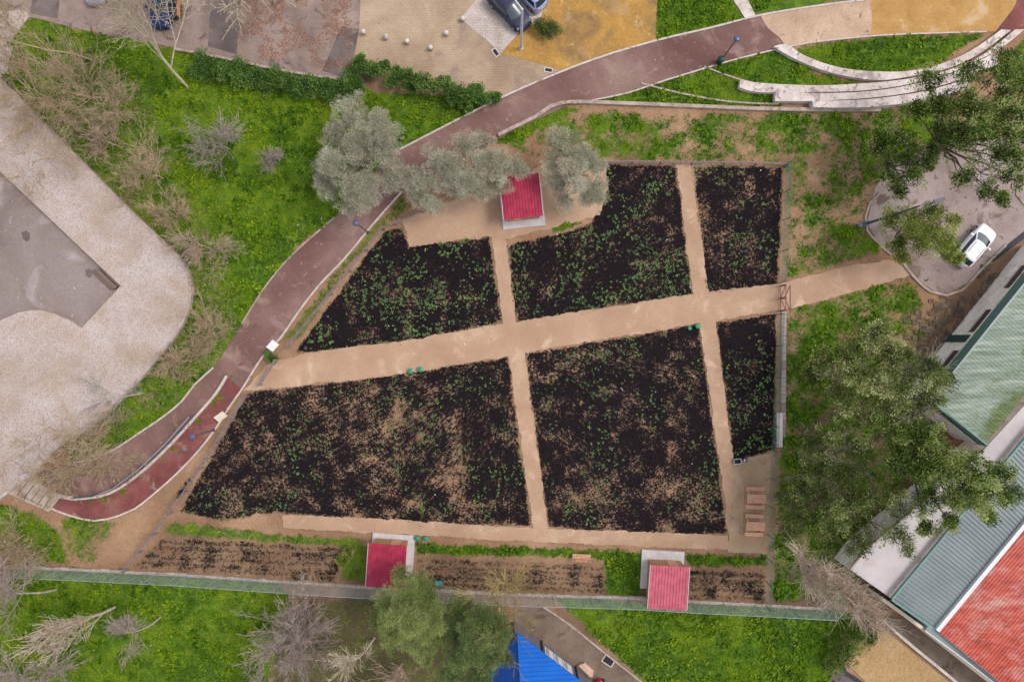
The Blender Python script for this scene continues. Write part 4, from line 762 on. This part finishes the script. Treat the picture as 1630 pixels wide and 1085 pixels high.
def bare_tree(px, py, h, label, mat, seed, spread=.8, trunk=.3, kids=(7,6,5,4), r=.12, lean=(0, 0), maxl=3, rmin=.012, lift=.05, wob=.13, length=(.95,.62,.55,.5), twigs=.9, cat='tree', name='bare_tree'):
    rng = random.Random(seed); b = P(px, py); root = empty(name, b, 0, label, cat, 'leafless trees and bushes')
    out = [[] for _ in range(maxl+2)]
    rmin *= 1.05; r *= .8; cfg = dict(wob=wob, lift=lift, rmin=rmin, rr=.55, kids=kids, t0=(trunk, .2, .15, .1, .1), ang=(spread, spread*.9, .75, .8, .8), len=length)
    grow(rng, Vector((0,0,-.05)), Vector((lean[0], lean[1], 1)).normalized(), h*.62, r, 0, maxl, out, cfg)
    V, F = tubes(out[0], 7); nobj('trunk', V, F, BK.get(mat), root, smooth=True)
    fine = sum(out[max(2, maxl-1):], []); q0 = np.array([list(s[0]) for s in fine]); q1 = np.array([list(s[1]) for s in fine]); nt = 1; keep_ = np.random.RandomState(seed).rand(len(q0)) < twigs; q0, q1 = q0[keep_], q1[keep_]
    R_ = np.random.RandomState(seed+500); q0 = np.repeat(q0, nt, 0); q1 = np.repeat(q1, nt, 0); m_ = len(q0); dr = q1-q0; Ls = np.linalg.norm(dr, axis=1)[:, None]+1e-9
    s0 = q0+dr*R_.rand(m_, 1); e_ = dr/Ls+R_.normal(0, .38, (m_, 3)); e_ /= np.linalg.norm(e_, axis=1)[:, None]; tl = (.14+.035*h)*R_.uniform(.5, 1.6, (m_, 1)); tw = np.concatenate([s0, s0+e_*tl], 1)
    tw = [(tuple(x[:3]), tuple(x[3:]), .012, .006) for x in tw]
    V, F = tubes(sum(out[1:], [])+tw, 3); nobj('crown', V, F, BK.get(mat), root)
    return root
def leaf_tree(name, base, lobes, mat, label, seed, leaf=.16, aspect=.4, dens=26, nleaf=30, sub=.42, bark='brown', group='leafy trees', tone0=.5, tspread=.2, gap=0., fill=.35, r=.18, limbs=True, droop=0., cat='tree', up=.35):
    global RS; RS = np.random.RandomState(seed); rng = random.Random(seed)
    b = P(*base); root = empty(name, b, 0, label, cat, group)
    L = [(np.array(P(x, y, z)-b), rp/18*(HC-z)/HC) for x, y, rp, z in lobes]
    C, D, Tn = crown_leaves(L, dens, leaf, aspect, sub, nleaf, up, tone0, tspread, fill, gap, droop)
    V, F, Tn = leaf_quads(C, D, leaf*RS.uniform(.6, 1.3, len(C)), aspect, Tn); nobj('crown', V, F, mat, root, attr={'tone': ('FACE', Tn)})
    segs = []; zf = min(l[0][2] for l in L)*.45+.2; top = Vector((0,0,zf)); mean = Vector(np.mean([l[0] for l in L], 0)); fork = Vector((mean[0]*.25, mean[1]*.25, zf))
    segs.append((Vector((0,0,-.1)), fork*.5, r, r*.85)); segs.append((fork*.5, fork, r*.85, r*.75))
    for c, R in L:
        c = Vector(c); p = fork; n = 5
        for i in range(n):
            q = fork.lerp(c, (i+1)/n)+Vector((rng.gauss(0,.12), rng.gauss(0,.12), rng.gauss(0,.1)))*(1 if i < n-1 else 0); segs.append((p, q, r*.5*(1-i/n*.75), r*.5*(1-(i+1)/n*.75))); p = q
        for j in range(10):
            e = Vector(unit(1)[0]); e[2] = abs(e[2])*.6; q = p+e*R*.55; m = p.lerp(q, .5)+Vector((rng.gauss(0,.08), rng.gauss(0,.08), 0)); segs += [(p, m, r*.11, r*.08), (m, q, r*.08, .012)]
            for _ in range(3):
                e2 = (e+Vector(unit(1)[0])*.7).normalized(); segs.append((m.lerp(q, rng.random()), q+e2*R*.35, .018, .008))
    V, F = tubes(segs, 6); nobj('trunk', V, F, BK[bark], root, smooth=True)
    return root
LM = {'olive': leafmat('olive_leaf_mat', [(.1, (.19,.185,.125)), (.5, (.43,.41,.30)), (.9, (.66,.62,.49))], .55, .12),
 'dark': leafmat('dark_leaf_mat', [(.1, (.028,.055,.010)), (.45, (.085,.135,.025)), (.72, (.22,.30,.055)), (1, (.46,.50,.20))], .5, .2),
 'bright': leafmat('bright_leaf_mat', [(.1, (.07,.10,.018)), (.5, (.22,.27,.05)), (.8, (.42,.45,.11)), (1, (.62,.61,.32))], .5, .25),
 'grey': leafmat('greyish_leaf_mat', [(.1, (.04,.062,.015)), (.45, (.13,.17,.042)), (.75, (.31,.35,.10)), (1, (.54,.55,.28))], .5, .2),
 'pine': leafmat('conifer_mat', [(.1, (.11,.145,.045)), (.5, (.25,.30,.095)), (.9, (.43,.45,.17))], .65, .15),
 'pine2': leafmat('dark_conifer_mat', [(.1, (.065,.10,.035)), (.5, (.145,.20,.065)), (.9, (.29,.34,.12))], .65, .15),
 'hedge': leafmat('hedge_leaf_mat', [(.1, (.05,.10,.025)), (.5, (.115,.21,.045)), (.9, (.24,.36,.085))], .6, .2)}
leaf_tree('olive_tree', (588,274), [(562,178,26,4.2),(600,205,32,4.4),(535,215,26,3.8),(585,240,38,5),(545,262,38,4.6),(515,275,22,3.4),(575,300,36,4.4),(618,275,28,4),(560,325,20,3.4),(610,235,26,4.4),(520,300,20,3.2)], LM['olive'], 'olive tree on the left side of the red path, its crown over the lawn', 11, leaf=.105, aspect=.32, dens=96, nleaf=56, sub=.32, group='grey green olive trees', tspread=.14)
leaf_tree('olive_tree', (748,290), [(740,232,22,4.2),(772,225,16,4),(702,258,30,4.2),(668,285,26,3.8),(688,325,20,3.4),(668,310,20,3.2),(748,272,34,5),(795,262,32,4.6),(824,270,20,3.8),(768,300,24,3.8),(722,298,28,4),(800,295,18,3.4),(655,275,14,3.2)], LM['olive'], 'wide olive tree in the middle, its crown covering part of the crimson shed roof', 12, leaf=.105, aspect=.32, dens=96, nleaf=56, sub=.32, group='grey green olive trees', tspread=.14)
leaf_tree('olive_tree', (903,292), [(892,228,24,4.3),(930,245,24,4.4),(948,265,18,4),(882,258,22,4.2),(915,275,28,4.9),(942,295,22,4.2),(888,290,18,3.6),(900,315,18,3.4),(935,320,16,3.4),(952,315,14,3.2)], LM['olive'], 'right hand olive tree standing beside the dark bed right of the crimson roofed shed', 13, leaf=.105, aspect=.32, dens=100, nleaf=54, sub=.32, group='grey green olive trees', tspread=.16, gap=.06)
leaf_tree('broadleaf_tree', (1464,238), [(1480,130,22,6),(1455,175,18,5.5),(1490,175,24,6.5),(1525,215,26,7.5),(1560,275,24,7),(1620,240,30,9),(1560,175,34,9),(1512,160,26,7),(1545,120,26,8),(1600,95,32,9),(1625,140,40,10),(1575,150,34,9),(1540,190,34,8.5),(1590,200,40,10),(1640,210,40,10),(1500,205,24,7),(1555,240,28,8),(1600,250,26,8.5),(1530,280,16,6),(1565,300,15,6.5),(1610,285,20,7.5),(1500,240,18,6.5),(1590,318,10,6)], LM['dark'], 'largest dark leafy tree in the top right corner, overhanging the stone seats', 21, leaf=.19, aspect=.42, dens=39, nleaf=30, sub=.42, gap=0.31, tspread=.38, r=.2, tone0=.5)
leaf_tree('broadleaf_tree', (1392,268), [(1395,235,20,4),(1425,215,22,4.5),(1440,245,28,5.5),(1405,265,22,4.5),(1450,280,22,5.2),(1420,290,20,4.5),(1470,262,20,5),(1485,240,14,4.6),(1432,305,12,4)], LM['dark'], 'small dark leafy tree between the grass and the car park, below the largest tree', 22, leaf=.17, dens=46, nleaf=32, sub=.4, gap=0.26, tspread=.38, tone0=.45)
leaf_tree('broadleaf_tree', (1418,352), [(1420,352,20,4.2),(1445,348,24,5),(1475,345,24,5.6),(1495,365,24,5.8),(1455,375,28,5.6),(1488,385,20,5),(1425,385,20,4.2),(1510,400,12,4.6),(1512,350,10,5),(1435,410,12,3.8),(1522,412,8,4),(1420,395,10,3.6)], LM['bright'], 'yellow green tree beside the white hatchback in the car park', 23, leaf=.17, dens=52, nleaf=34, sub=.36, gap=0.19, tspread=.24, tone0=.55)
leaf_tree('broadleaf_tree', (1350,592), [(1400,520,16,6),(1388,545,30,7),(1425,560,28,7.5),(1350,560,26,6),(1310,578,24,5),(1288,590,16,4.4),(1330,608,30,6),(1375,600,34,7.5),(1425,600,34,8),(1470,590,26,7.6),(1500,605,18,7.4),(1480,630,22,7),(1440,632,26,7),(1385,642,26,6.4),(1350,640,20,5.4),(1372,665,12,5)], LM['grey'], 'grey green leafy tree whose crown reaches the corner of the mossy green roof', 24, leaf=.17, dens=49, nleaf=34, sub=.42, gap=0.20, tspread=.38, r=.26, tone0=.52)
leaf_tree('broadleaf_tree', (1405,690), [(1425,680,30,6),(1455,700,34,7),(1490,705,28,7.5),(1475,745,36,8),(1515,745,34,8),(1550,755,34,8.4),(1585,760,26,8),(1600,785,20,7.6),(1560,795,28,7.8),(1520,790,30,7.6),(1435,740,30,6.4),(1470,785,28,6.6),(1510,830,14,6),(1475,840,14,5.6),(1420,715,26,5.6),(1570,820,12,6.4)], LM['dark'], 'dense dark green tree between the two roofs, its right tips bright yellow green', 25, leaf=.18, dens=54, nleaf=36, sub=.42, gap=0.17, tspread=.38, r=.28, tone0=.55)
leaf_tree('broadleaf_tree', (1300,778), [(1290,700,26,5),(1330,690,24,5.5),(1370,705,24,6),(1300,740,30,5.4),(1345,745,34,6.4),(1262,770,22,4.4),(1295,790,34,5.6),(1340,800,36,6.5),(1380,790,32,6.8),(1395,840,28,6.4),(1270,820,26,4.6),(1320,845,30,5.6),(1430,855,18,6.2),(1445,875,12,6),(1365,865,22,5.6),(1420,800,24,6.6),(1255,840,18,4),(1245,790,12,3.6)], LM['grey'], 'wide dark grey green tree right beside the fence near the picnic tables', 26, leaf=.15, dens=52, nleaf=32, sub=.42, gap=0.22, tspread=.34, r=.2, tone0=.38)
leaf_tree('conifer_tree', (655,948), [(640,912,16,5),(668,918,18,5.6),(650,945,28,7),(685,945,22,6.4),(618,965,24,6),(650,980,32,8),(690,985,26,7.4),(625,1000,26,6.8),(665,1010,26,7),(700,1010,14,6),(672,1035,16,6),(680,1048,8,5.4),(602,985,14,5)], LM['pine'], 'feathery yellow green conifer hanging over the crimson shed corner', 31, leaf=.17, aspect=.16, dens=74, nleaf=60, sub=.36, group='feathery conifers by the metal fence', tspread=.18, up=.2)
leaf_tree('conifer_tree', (745,975), [(735,970,24,6),(762,982,28,7),(790,990,20,6.6),(725,1000,26,6.4),(760,1015,32,7.6),(795,1020,22,7),(735,1040,28,6.6),(775,1050,28,7),(805,1045,14,6),(715,1070,24,6),(765,1085,26,6.6)], LM['pine2'], 'darker feathery conifer next to the blue roof', 32, leaf=.17, aspect=.16, dens=70, nleaf=56, sub=.36, group='feathery conifers by the metal fence', tspread=.18, up=.2)
leaf_tree('shrub', (866,46), [(858,38,12,.6),(875,40,12,.7),(868,55,10,.5),(884,48,9,.5)], LM['grey'], 'round scrubby bush with bare centre behind the light blue car', 33, leaf=.12, dens=80, nleaf=34, sub=.25, r=.03, group=None, tone0=.4, cat='shrub')
leaf_tree('shrub', (549,885), [(549,886,9,.5),(556,878,8,.6),(545,893,7,.5)], LM['bright'], 'small bright yellow green shrub left of the crimson shed', 34, leaf=.14, dens=80, nleaf=26, sub=.2, r=.03, group=None, tone0=.55, cat='shrub')
leaf_tree('shrub', (432,568), [(430,566,8,.4),(436,571,6,.3)], LM['hedge'], 'small green shrub beside the white lectern sign', 35, leaf=.12, dens=100, nleaf=26, sub=.18, r=.02, group=None, cat='shrub')
leaf_tree('shrub', (1340,1010), [(1370,1000,20,.9),(1385,1015,14,.8),(1350,1020,22,1),(1340,1045,20,.8),(1380,985,12,.7),(1322,1060,16,.7)], LM['dark'], 'dark green shrubs massed against the black edge of the sand pit', 36, leaf=.12, dens=80, nleaf=30, sub=.3, r=.03, group=None, cat='shrub')
leaf_tree('hedge', (680,125), [(575,102,11,.7),(592,112,12,.8),(612,112,13,.9),(632,118,13,1),(652,122,13,1),(672,128,13,1),(692,134,13,1),(712,138,14,1.1),(730,146,14,1),(750,152,14,1),(770,156,11,.8),(720,158,12,.8),(745,168,10,.7),(620,128,12,.8),(655,138,10,.7),(788,154,7,.5),(760,142,9,.7)], LM['hedge'], 'leafy green hedge along the beige forecourt edge', 37, leaf=.17, aspect=.6, dens=68, nleaf=24, sub=.26, r=.03, group=None, cat='hedge', tspread=.22)
leaf_tree('hedge', (420,118), [(320+i*20, 98+i*3.7+(i % 3)*5, 13, .45) for i in range(12)]+[(310+i*24, 110+i*4+(i % 2)*5, 14, .45) for i in range(11)]+[(560,120,10,.5),(548,138,10,.5),(572,135,8,.5)], LM['hedge'], 'low leafy green mass growing along the parking road wall', 38, leaf=.15, aspect=.6, dens=34, nleaf=22, sub=.38, r=.03, group=None, cat='hedge', tspread=.22, tone0=.42)
for n_, c_ in (('a', None),):
    pass
# bare trees
bare_tree(298, 138, 15, 'tall pale bare tree leaning over the parking road wall in the upper left', 'pale', 3, .42, .25, (10,8,6,4), .16, (-.06,.04), 3, .016, .04, .11)
bare_tree(145, 95, 12.5, 'slim tan bare tree with a long straight trunk in the top left corner', 'tan', 5, .75, .5, (10,7,6,4), .11, (-.1,.0), 3, .014, .05, .13, (.95,.62,.55,.5), .55)
bare_tree(160, 155, 6.5, 'tangled tan bare tree left of the lawn, below the slim long trunked tree', 'tan', 6, 1.15, .12, (11,8,6,5), .10, (-.25,-.1), 3, .013, .05, .13, (.95,.62,.55,.5), .55)
bare_tree(95, 165, 6, 'tangled tan bare tree nearest the plaza edge in the upper left', 'tan', 7, 1.15, .12, (11,8,6,4), .09, (-.2,.1), 3, .013, .05, .13, (.95,.62,.55,.5), .55)
bare_tree(200, 195, 5, 'sparse tan bare bush on the lawn, right of the tangled trees', 'tan', 8, 1.2, .1, (10,7,6,4), .07, (-.1,-.1), 3, .012, .05, .13, (.95,.62,.55,.5), .55)
bare_tree(190, 232, 3.6, 'low bare bush with reddish stems beside the plaza edge', 'pink', 9, 1.1, .1, (9,7,5,4), .05, (-.5,-.1), 3, .011)
bare_tree(368, 238, 4.6, 'grey bare bush standing alone in the middle of the bright lawn', 'grey', 10, 1.05, .1, (11,7,5,4), .06, (0,0), 3, .012)
bare_tree(262, 285, 5.0, 'fine grey tan bare bush on the lawn, above the stump like clump', 'tan', 11, 1.2, .1, (11,8,6,4), .05, (-.1,.1), 3, .010, .05, .13, (.95,.62,.55,.5), .55)
bare_tree(445, 262, 2.2, 'small brown bare bush just left of the left olive tree', 'grey', 12, 1.2, .1, (9,6,5,3), .04, (0,0), 3, .009)
bare_tree(285, 350, 3.4, 'bare bush halfway down the curved plaza edge', 'tan', 13, 1.2, .1, (11,7,6,4), .05, (0,.1), 3, .010, .05, .13, (.95,.62,.55,.5), .55)
bare_tree(340, 400, 3.8, 'pale pinkish bare bush beside the rounded plaza corner', 'pink', 14, 1.2, .1, (12,8,6,4), .05, (-.2,.1), 3, .011, .05, .13, (.95,.62,.55,.5), .55)
bare_tree(345, 530, 3.4, 'dry bare bush between the plaza and the red path', 'tan', 15, 1.25, .1, (11,8,6,4), .05, (-.1,0), 3, .010, .05, .13, (.95,.62,.55,.5), .55)
bare_tree(305, 575, 3.4, 'dry bare bush next to the red path above the fallen branch', 'tan', 16, 1.25, .1, (12,8,6,4), .05, (-.2,0), 3, .010, .05, .13, (.95,.62,.55,.5), .55)
bare_tree(228, 625, 5.0, 'sparse grey bare tree with thick crooked limbs by the lower plaza edge', 'grey', 17, .9, .2, (6,4,4,3), .13, (-.5,-.15), 3, .014)
bare_tree(160, 722, 6.5, 'dense tan bare tree covering the end of the red path', 'tan', 18, 1.25, .1, (14,9,7,5), .07, (-.15,-.05), 3, .012)
bare_tree(90, 672, 7, 'thin yellowish bare tree spreading over the cobbled plaza at the lower left', 'tan', 19, 1.2, .12, (6,5,5,4), .05, (-.3,-.3), 3, .009)
bare_tree(95, 250, 6.5, 'thin bare tree spreading faint twigs over the cobbled plaza at the upper left', 'tan', 20, 1.2, .12, (7,5,5,4), .06, (-.3,-.3), 3, .009)
bare_tree(40, 850, 5, 'straw coloured bare bush at the left edge above the metal fence', 'tan', 24, 1.1, .1, (12,8,6,4), .06, (-.3,-.1), 3, .012, .05, .13, (.95,.62,.55,.5), .55)
bare_tree(90, 938, 8.5, 'wide mauve grey bare tree at the left edge below the metal fence', 'mauve', 25, 1.0, .45, (11,7,4,3), .12, (-.15,-.05), 3, .015, .05, .13, (.6,.6,.55,.5), .5)
bare_tree(183, 966, 10.0, 'whitish bare tree with all its branches swept to the lower left', 'whitish', 26, .30, .12, (11,7,4,3), .15, (-.12,.12), 3, .018, .06, .08, (.72,.6,.5,.5), .25)
bare_tree(256, 981, 7.5, 'small mauve bare tree with a long straight grey trunk on the lower left lawn', 'mauve', 27, 1.0, .6, (9,6,4,3), .11, (0,0), 3, .015, .05, .13, (.45,.55,.55,.5), .5)
bare_tree(124, 1034, 8, 'bare tree with a slanting grey trunk at the bottom left edge', 'mauve', 28, .9, .6, (8,6,4,3), .10, (-.05,-.1), 3, .015, .05, .13, (.45,.55,.55,.5), .5)
bare_tree(495, 990, 7.5, 'large round mauve grey bare tree on the bottom lawn left of the conifers', 'mauve', 29, 1.15, .15, (24,9,5,3), .13, (0,-.05), 3, .016, .04, .08, (.72,.5,.5,.5), .6)
bare_tree(500, 960, 5.5, 'smaller mauve bare tree just below the metal fence behind the large round one', 'mauve', 44, .9, .15, (10,6,4,3), .08, (0,.1), 3, .014, .05, .13, (.6,.6,.55,.5), .5)
bare_tree(596, 1015, 8, 'pale bare tree with drooping branches between the mauve tree and the conifer', 'pale', 30, .38, .3, (8,6,4,3), .12, (-.08,-.05), 3, .017, -.03, .12, (.6,.55,.5,.5), .4)
bare_tree(640, 1055, 5, 'brownish bare tree at the bottom edge below the yellow green conifer', 'pink', 33, .9, .2, (9,7,5,4), .08, (0,0), 3, .013)
bare_tree(781, 936, 7.5, 'yellow twigged bare tree rising beside the metal fence over the lane', 'yellow', 31, .95, .12, (9,6,5,3), .11, (.1,-.15), 3, .015)
bare_tree(1250, 864, 19.5, 'tall slender pinkish bare tree reaching over the white flat roof', 'whitish', 52, .36, .10, (30,7,4,3), .16, (.02,-.10), 3, .018, .06, .07, (.34,.55,.5,.5), .5)
bare_tree(1330, 735, 7.0, 'bare grey tree with curling branches standing among the dark leafy trees', 'grey', 34, 1.1, .3, (8,6,5,3), .10, (.05,0), 3, .015, -.03, .2)
bare_tree(1385, 600, 8.2, 'bare twigged tree in the middle of the grey green leafy crown', 'grey', 41, .9, .5, (8,6,5,3), .10, (.1,0), 3, .013)
bare_tree(458, -4, 10.5, 'pale branched bare tree at the top edge over the fallen leaves', 'pale', 35, 1.15, .3, (8,5,4,3), .13, (0,-.25), 3, .028, -.05, .13, (.7,.6,.5,.5), .3)
bare_tree(72, 1090, 7, 'bare mauve bush in the bottom left corner', 'mauve', 45, 1.1, .15, (11,7,5,4), .08, (0,0), 3, .012)
bare_tree(425, 1092, 6, 'bare mauve bush at the bottom edge left of the large round tree', 'mauve', 46, 1.1, .12, (12,8,5,4), .06, (0,0), 3, .012)
# ---------------- grass, weeds, crops and mulch (countless small plants) ----------------
RS = np.random.RandomState(99)
def scatter(n, x0=-20, x1=1650, y0=-20, y1=1105):
    return RS.uniform(x0, x1, n), RS.uniform(y0, y1, n)
def tufts(name, X, Y, size, tone, mat, nl, lift=.6, aspect=.35, z=.0, spread=.35):
    n = len(X); C = np.stack([(X-815)/18, (542.5-Y)/18, np.full(n, z)], 1); C = np.repeat(C, nl, 0); m = len(C)
    a = RS.uniform(0, 2*PI, m); D = np.stack([np.cos(a), np.sin(a), RS.uniform(.2, 1.0, m)*lift], 1); D /= np.linalg.norm(D, axis=1)[:, None]
    sz = np.repeat(size, nl)*RS.uniform(.6, 1.2, m); C = C+D*sz[:, None]*spread*RS.rand(m)[:, None]
    V, F, T_ = leaf_quads(C, D, sz, aspect, np.clip(np.repeat(tone, nl)+.10*RS.randn(m), 0, 1), .75)
    return tag(nobj(name, V, F, mat, attr={'tone': ('FACE', T_)}), kind='stuff')
HARD = [[(1166,-40),(1186,-40),(1194,2),(1205,28),(1184,32),(1164,0)], red_poly, [(1385,-40),(1640,-40),(1612,15),(1600,52),(1385,57),(1240,77),(1200,60),(1200,20)], [(-80,-60),(872,-60),(1048,-60),(1043,64),(893,112),(802,154),(735,143),(563,92),(548,126),(450,112),(350,91),(230,66),(150,52),(60,30),(-80,10)], outer_l, [(1394,985),(1340,1055),(1372,1100),(1650,1200),(1700,900)],
        [(816,958),(865,963),(905,990),(1030,1088),(1060,1130),(760,1130),(819,988)], [(1436,633),(1610,415),(1700,380),(1700,1100),(1480,1000),(1374,877),(1500,690)], [(1392,300),(1380,340),(1385,380),(1450,440),(1490,468),(1530,460),(1640,380),(1640,230),(1440,250)],
        [(386,622),(430,577),(800,515),(1237,452),(1440,410),(1453,438),(1250,492),(836,561),(600,600)], [(590,848),(658,851),(654,925),(584,925)], [(1019,870),(1088,873),(1086,955),(1016,955)], [(450,820),(1222,850),(1223,880),(450,838)]]
def clear(X, Y):
    k = np.ones(X.shape, bool)
    for h_ in HARD: k &= polymask(h_, X, Y, .01) < .5
    for a, b, h, lab in rows: k &= polymask(list(a)+list(b)[::-1], X, Y, .01) < .5
    return k
lushmat = leafmat('lawn_leaf_mat', [(.0, (.028,.072,.006)), (.3, (.072,.152,.008)), (.55, (.145,.245,.010)), (.8, (.25,.335,.014)), (1, (.36,.40,.02))], .6, .25)
X, Y = scatter(420000); gg, mu, st, dk, n2 = fields(X, Y)
k = (RS.rand(len(X)) < gg**1.7*1.15) & (gg > .18) & (RS.rand(len(X)) > st*.8) & clear(X, Y); X, Y, gg = X[k], Y[k], gg[k]
big = fbm(X, Y, .016, 61, 3); mid = fbm(X, Y, .09, 71, 3)
tone = np.clip(.5+(big-.5)*1.5+(mid-.5)*.9+.05*RS.randn(len(X)), 0, .95)
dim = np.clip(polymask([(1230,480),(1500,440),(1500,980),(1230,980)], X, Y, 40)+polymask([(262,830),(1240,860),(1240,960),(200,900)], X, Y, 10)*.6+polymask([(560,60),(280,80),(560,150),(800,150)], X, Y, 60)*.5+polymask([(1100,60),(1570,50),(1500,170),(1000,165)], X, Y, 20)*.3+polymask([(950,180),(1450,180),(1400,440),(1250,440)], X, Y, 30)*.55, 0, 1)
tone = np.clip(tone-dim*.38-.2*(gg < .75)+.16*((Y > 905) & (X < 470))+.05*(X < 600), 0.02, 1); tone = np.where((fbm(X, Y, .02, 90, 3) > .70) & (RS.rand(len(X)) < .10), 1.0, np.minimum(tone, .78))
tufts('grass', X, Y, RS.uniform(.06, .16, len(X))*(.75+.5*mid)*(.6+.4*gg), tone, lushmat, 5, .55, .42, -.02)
# broad leaved weeds give the lawn its leafy texture
X, Y = scatter(46000); gg, mu, st, dk, n2 = fields(X, Y); k = (gg > .75) & (fbm(X, Y, .05, 14, 3) > .47) & (RS.rand(len(X)) > st) & clear(X, Y); X, Y = X[k], Y[k]
tufts('weeds', X, Y, RS.uniform(.16, .34, len(X)), np.clip(.42+.9*(fbm(X, Y, .02, 66, 3)-.5)+.12*RS.randn(len(X)), 0, .72), lushmat, 7, .45, .55, .04)
# crops in the dark beds
cropmat = leafmat('crop_leaf_mat', [(.0, (.07,.105,.045)), (.4, (.14,.21,.085)), (.75, (.20,.31,.11)), (1, (.24,.42,.07))], .6, .2)
X, Y = scatter(150000, 180, 1260, 240, 970); gg, mu, st, dk, n2 = fields(X, Y)
wq = np.clip((fbm(X, Y, .022, 7, 3)-.36)*3.2, 0, 1); cl = vnoise(X, Y, .12, 55)
left = np.where((Y < 570) & (X < 1110), 1.0, np.where(Y < 570, .8, .36)); left = np.where((Y > 740) & (Y < 850), .45, left); left = np.where((X > 1140) & (Y > 500), .75, left)
inb = field([(p_, 1.0) for p_, v_ in MULCH[:6]], X, Y, 3, .3) > .6
k = inb & (RS.rand(len(X)) < wq*left*(.25+.9*(cl > .52))*.40) & clear(X, Y); X, Y = X[k], Y[k]
tufts('crop_plants', X, Y, RS.uniform(.06, .145, len(X)), np.clip(.5+.22*RS.randn(len(X))+.4*(vnoise(X, Y, .03, 8)-.5), 0, 1), cropmat, 8, .5, .5, .05)
# seedlings in furrow rows
XX, YY = [], []
for poly, v in ROWS:
    x0, x1 = min(p_[0] for p_ in poly), max(p_[0] for p_ in poly)
    for r_ in range(7):
        for x in np.arange(x0, x1, 5.2): XX.append(x+RS.normal(0, .9)); YY.append(poly[0][1]+8+r_*8.5+(x-x0)*.045+RS.normal(0, 1.0))
X, Y = np.array(XX), np.array(YY); k = (field(ROWS, X, Y, 6, .3) > .35) & (RS.rand(len(X)) < .75); X, Y = X[k], Y[k]
tufts('seedlings', X, Y, RS.uniform(.10, .20, len(X)), np.clip(.05+.15*RS.rand(len(X)), 0, 1), leafmat('seedling_leaf_mat', [(0, (.03,.04,.018)), (1, (.10,.13,.05))]), 8, .6, .35, .02)
# loose mulch clods, thick in the beds and spilling onto the sand
mulchmat = leafmat('mulch_clod_mat', [(0, (.006,.0045,.006)), (.7, (.018,.012,.014)), (1, (.07,.045,.035))], .9)
X, Y = scatter(110000, 180, 1270, 240, 970); gg, mu, st, dk, n2 = fields(X+RS.normal(0, 3, 110000), Y+RS.normal(0, 3, 110000))
k = (RS.rand(len(X)) < np.clip(mu-.6, 0, 1)*.5) ; X, Y = X[k], Y[k]
tufts('mulch', X, Y, RS.uniform(.04, .12, len(X)), RS.rand(len(X))**2, mulchmat, 4, .3, .6, .03)
# fallen leaves and scattered pale scraps
X, Y = scatter(5000, 380, 560, -10, 110); k = (vnoise(X, Y, .05, 3) > .45) & (polymask(HARD[3], X, Y, 2) > .9); X, Y = X[k], Y[k]
tufts('fallen_leaves', X, Y, RS.uniform(.05, .12, len(X)), RS.rand(len(X)), leafmat('fallen_leaf_mat', [(0, (.22,.09,.05)), (1, (.42,.19,.11))]), 2, .15, .7, .04)
X, Y = scatter(150); k = polymask(HARD[4], X, Y, 2) < .5; X, Y = X[k], Y[k]
tufts('scraps', X, Y, RS.uniform(.06, .13, len(X)), RS.rand(len(X)), leafmat('scrap_mat', [(0, (.5,.48,.46)), (1, (.75,.74,.74))]), 2, .2, .8, .06)
# weeds along the low wall and dry straw grass
X, Y = [], []
for x, y in RW:
    for _ in range(7): X.append(x+RS.normal(5, 2.5)); Y.append(y+RS.normal(5, 2.5))
X, Y = np.array(X), np.array(Y); k = fbm(X, Y, .05, 3) > .45
tufts('wall_weeds', X[k], Y[k], RS.uniform(.1, .25, k.sum()), np.clip(.5+.15*RS.randn(k.sum()), 0, 1), lushmat, 7, .5, .5, .05)
X, Y = scatter(90000, -20, 420, 40, 920); gg, mu, st, dk, n2 = fields(X, Y); k = (RS.rand(len(X)) < st*.75) & clear(X, Y); X, Y = X[k], Y[k]
tufts('dry_grass', X, Y, RS.uniform(.12, .32, len(X)), RS.rand(len(X)), leafmat('dry_grass_mat', [(0, (.13,.11,.045)), (.5, (.27,.21,.11)), (1, (.42,.34,.21))]), 3, .5, .14, .0)
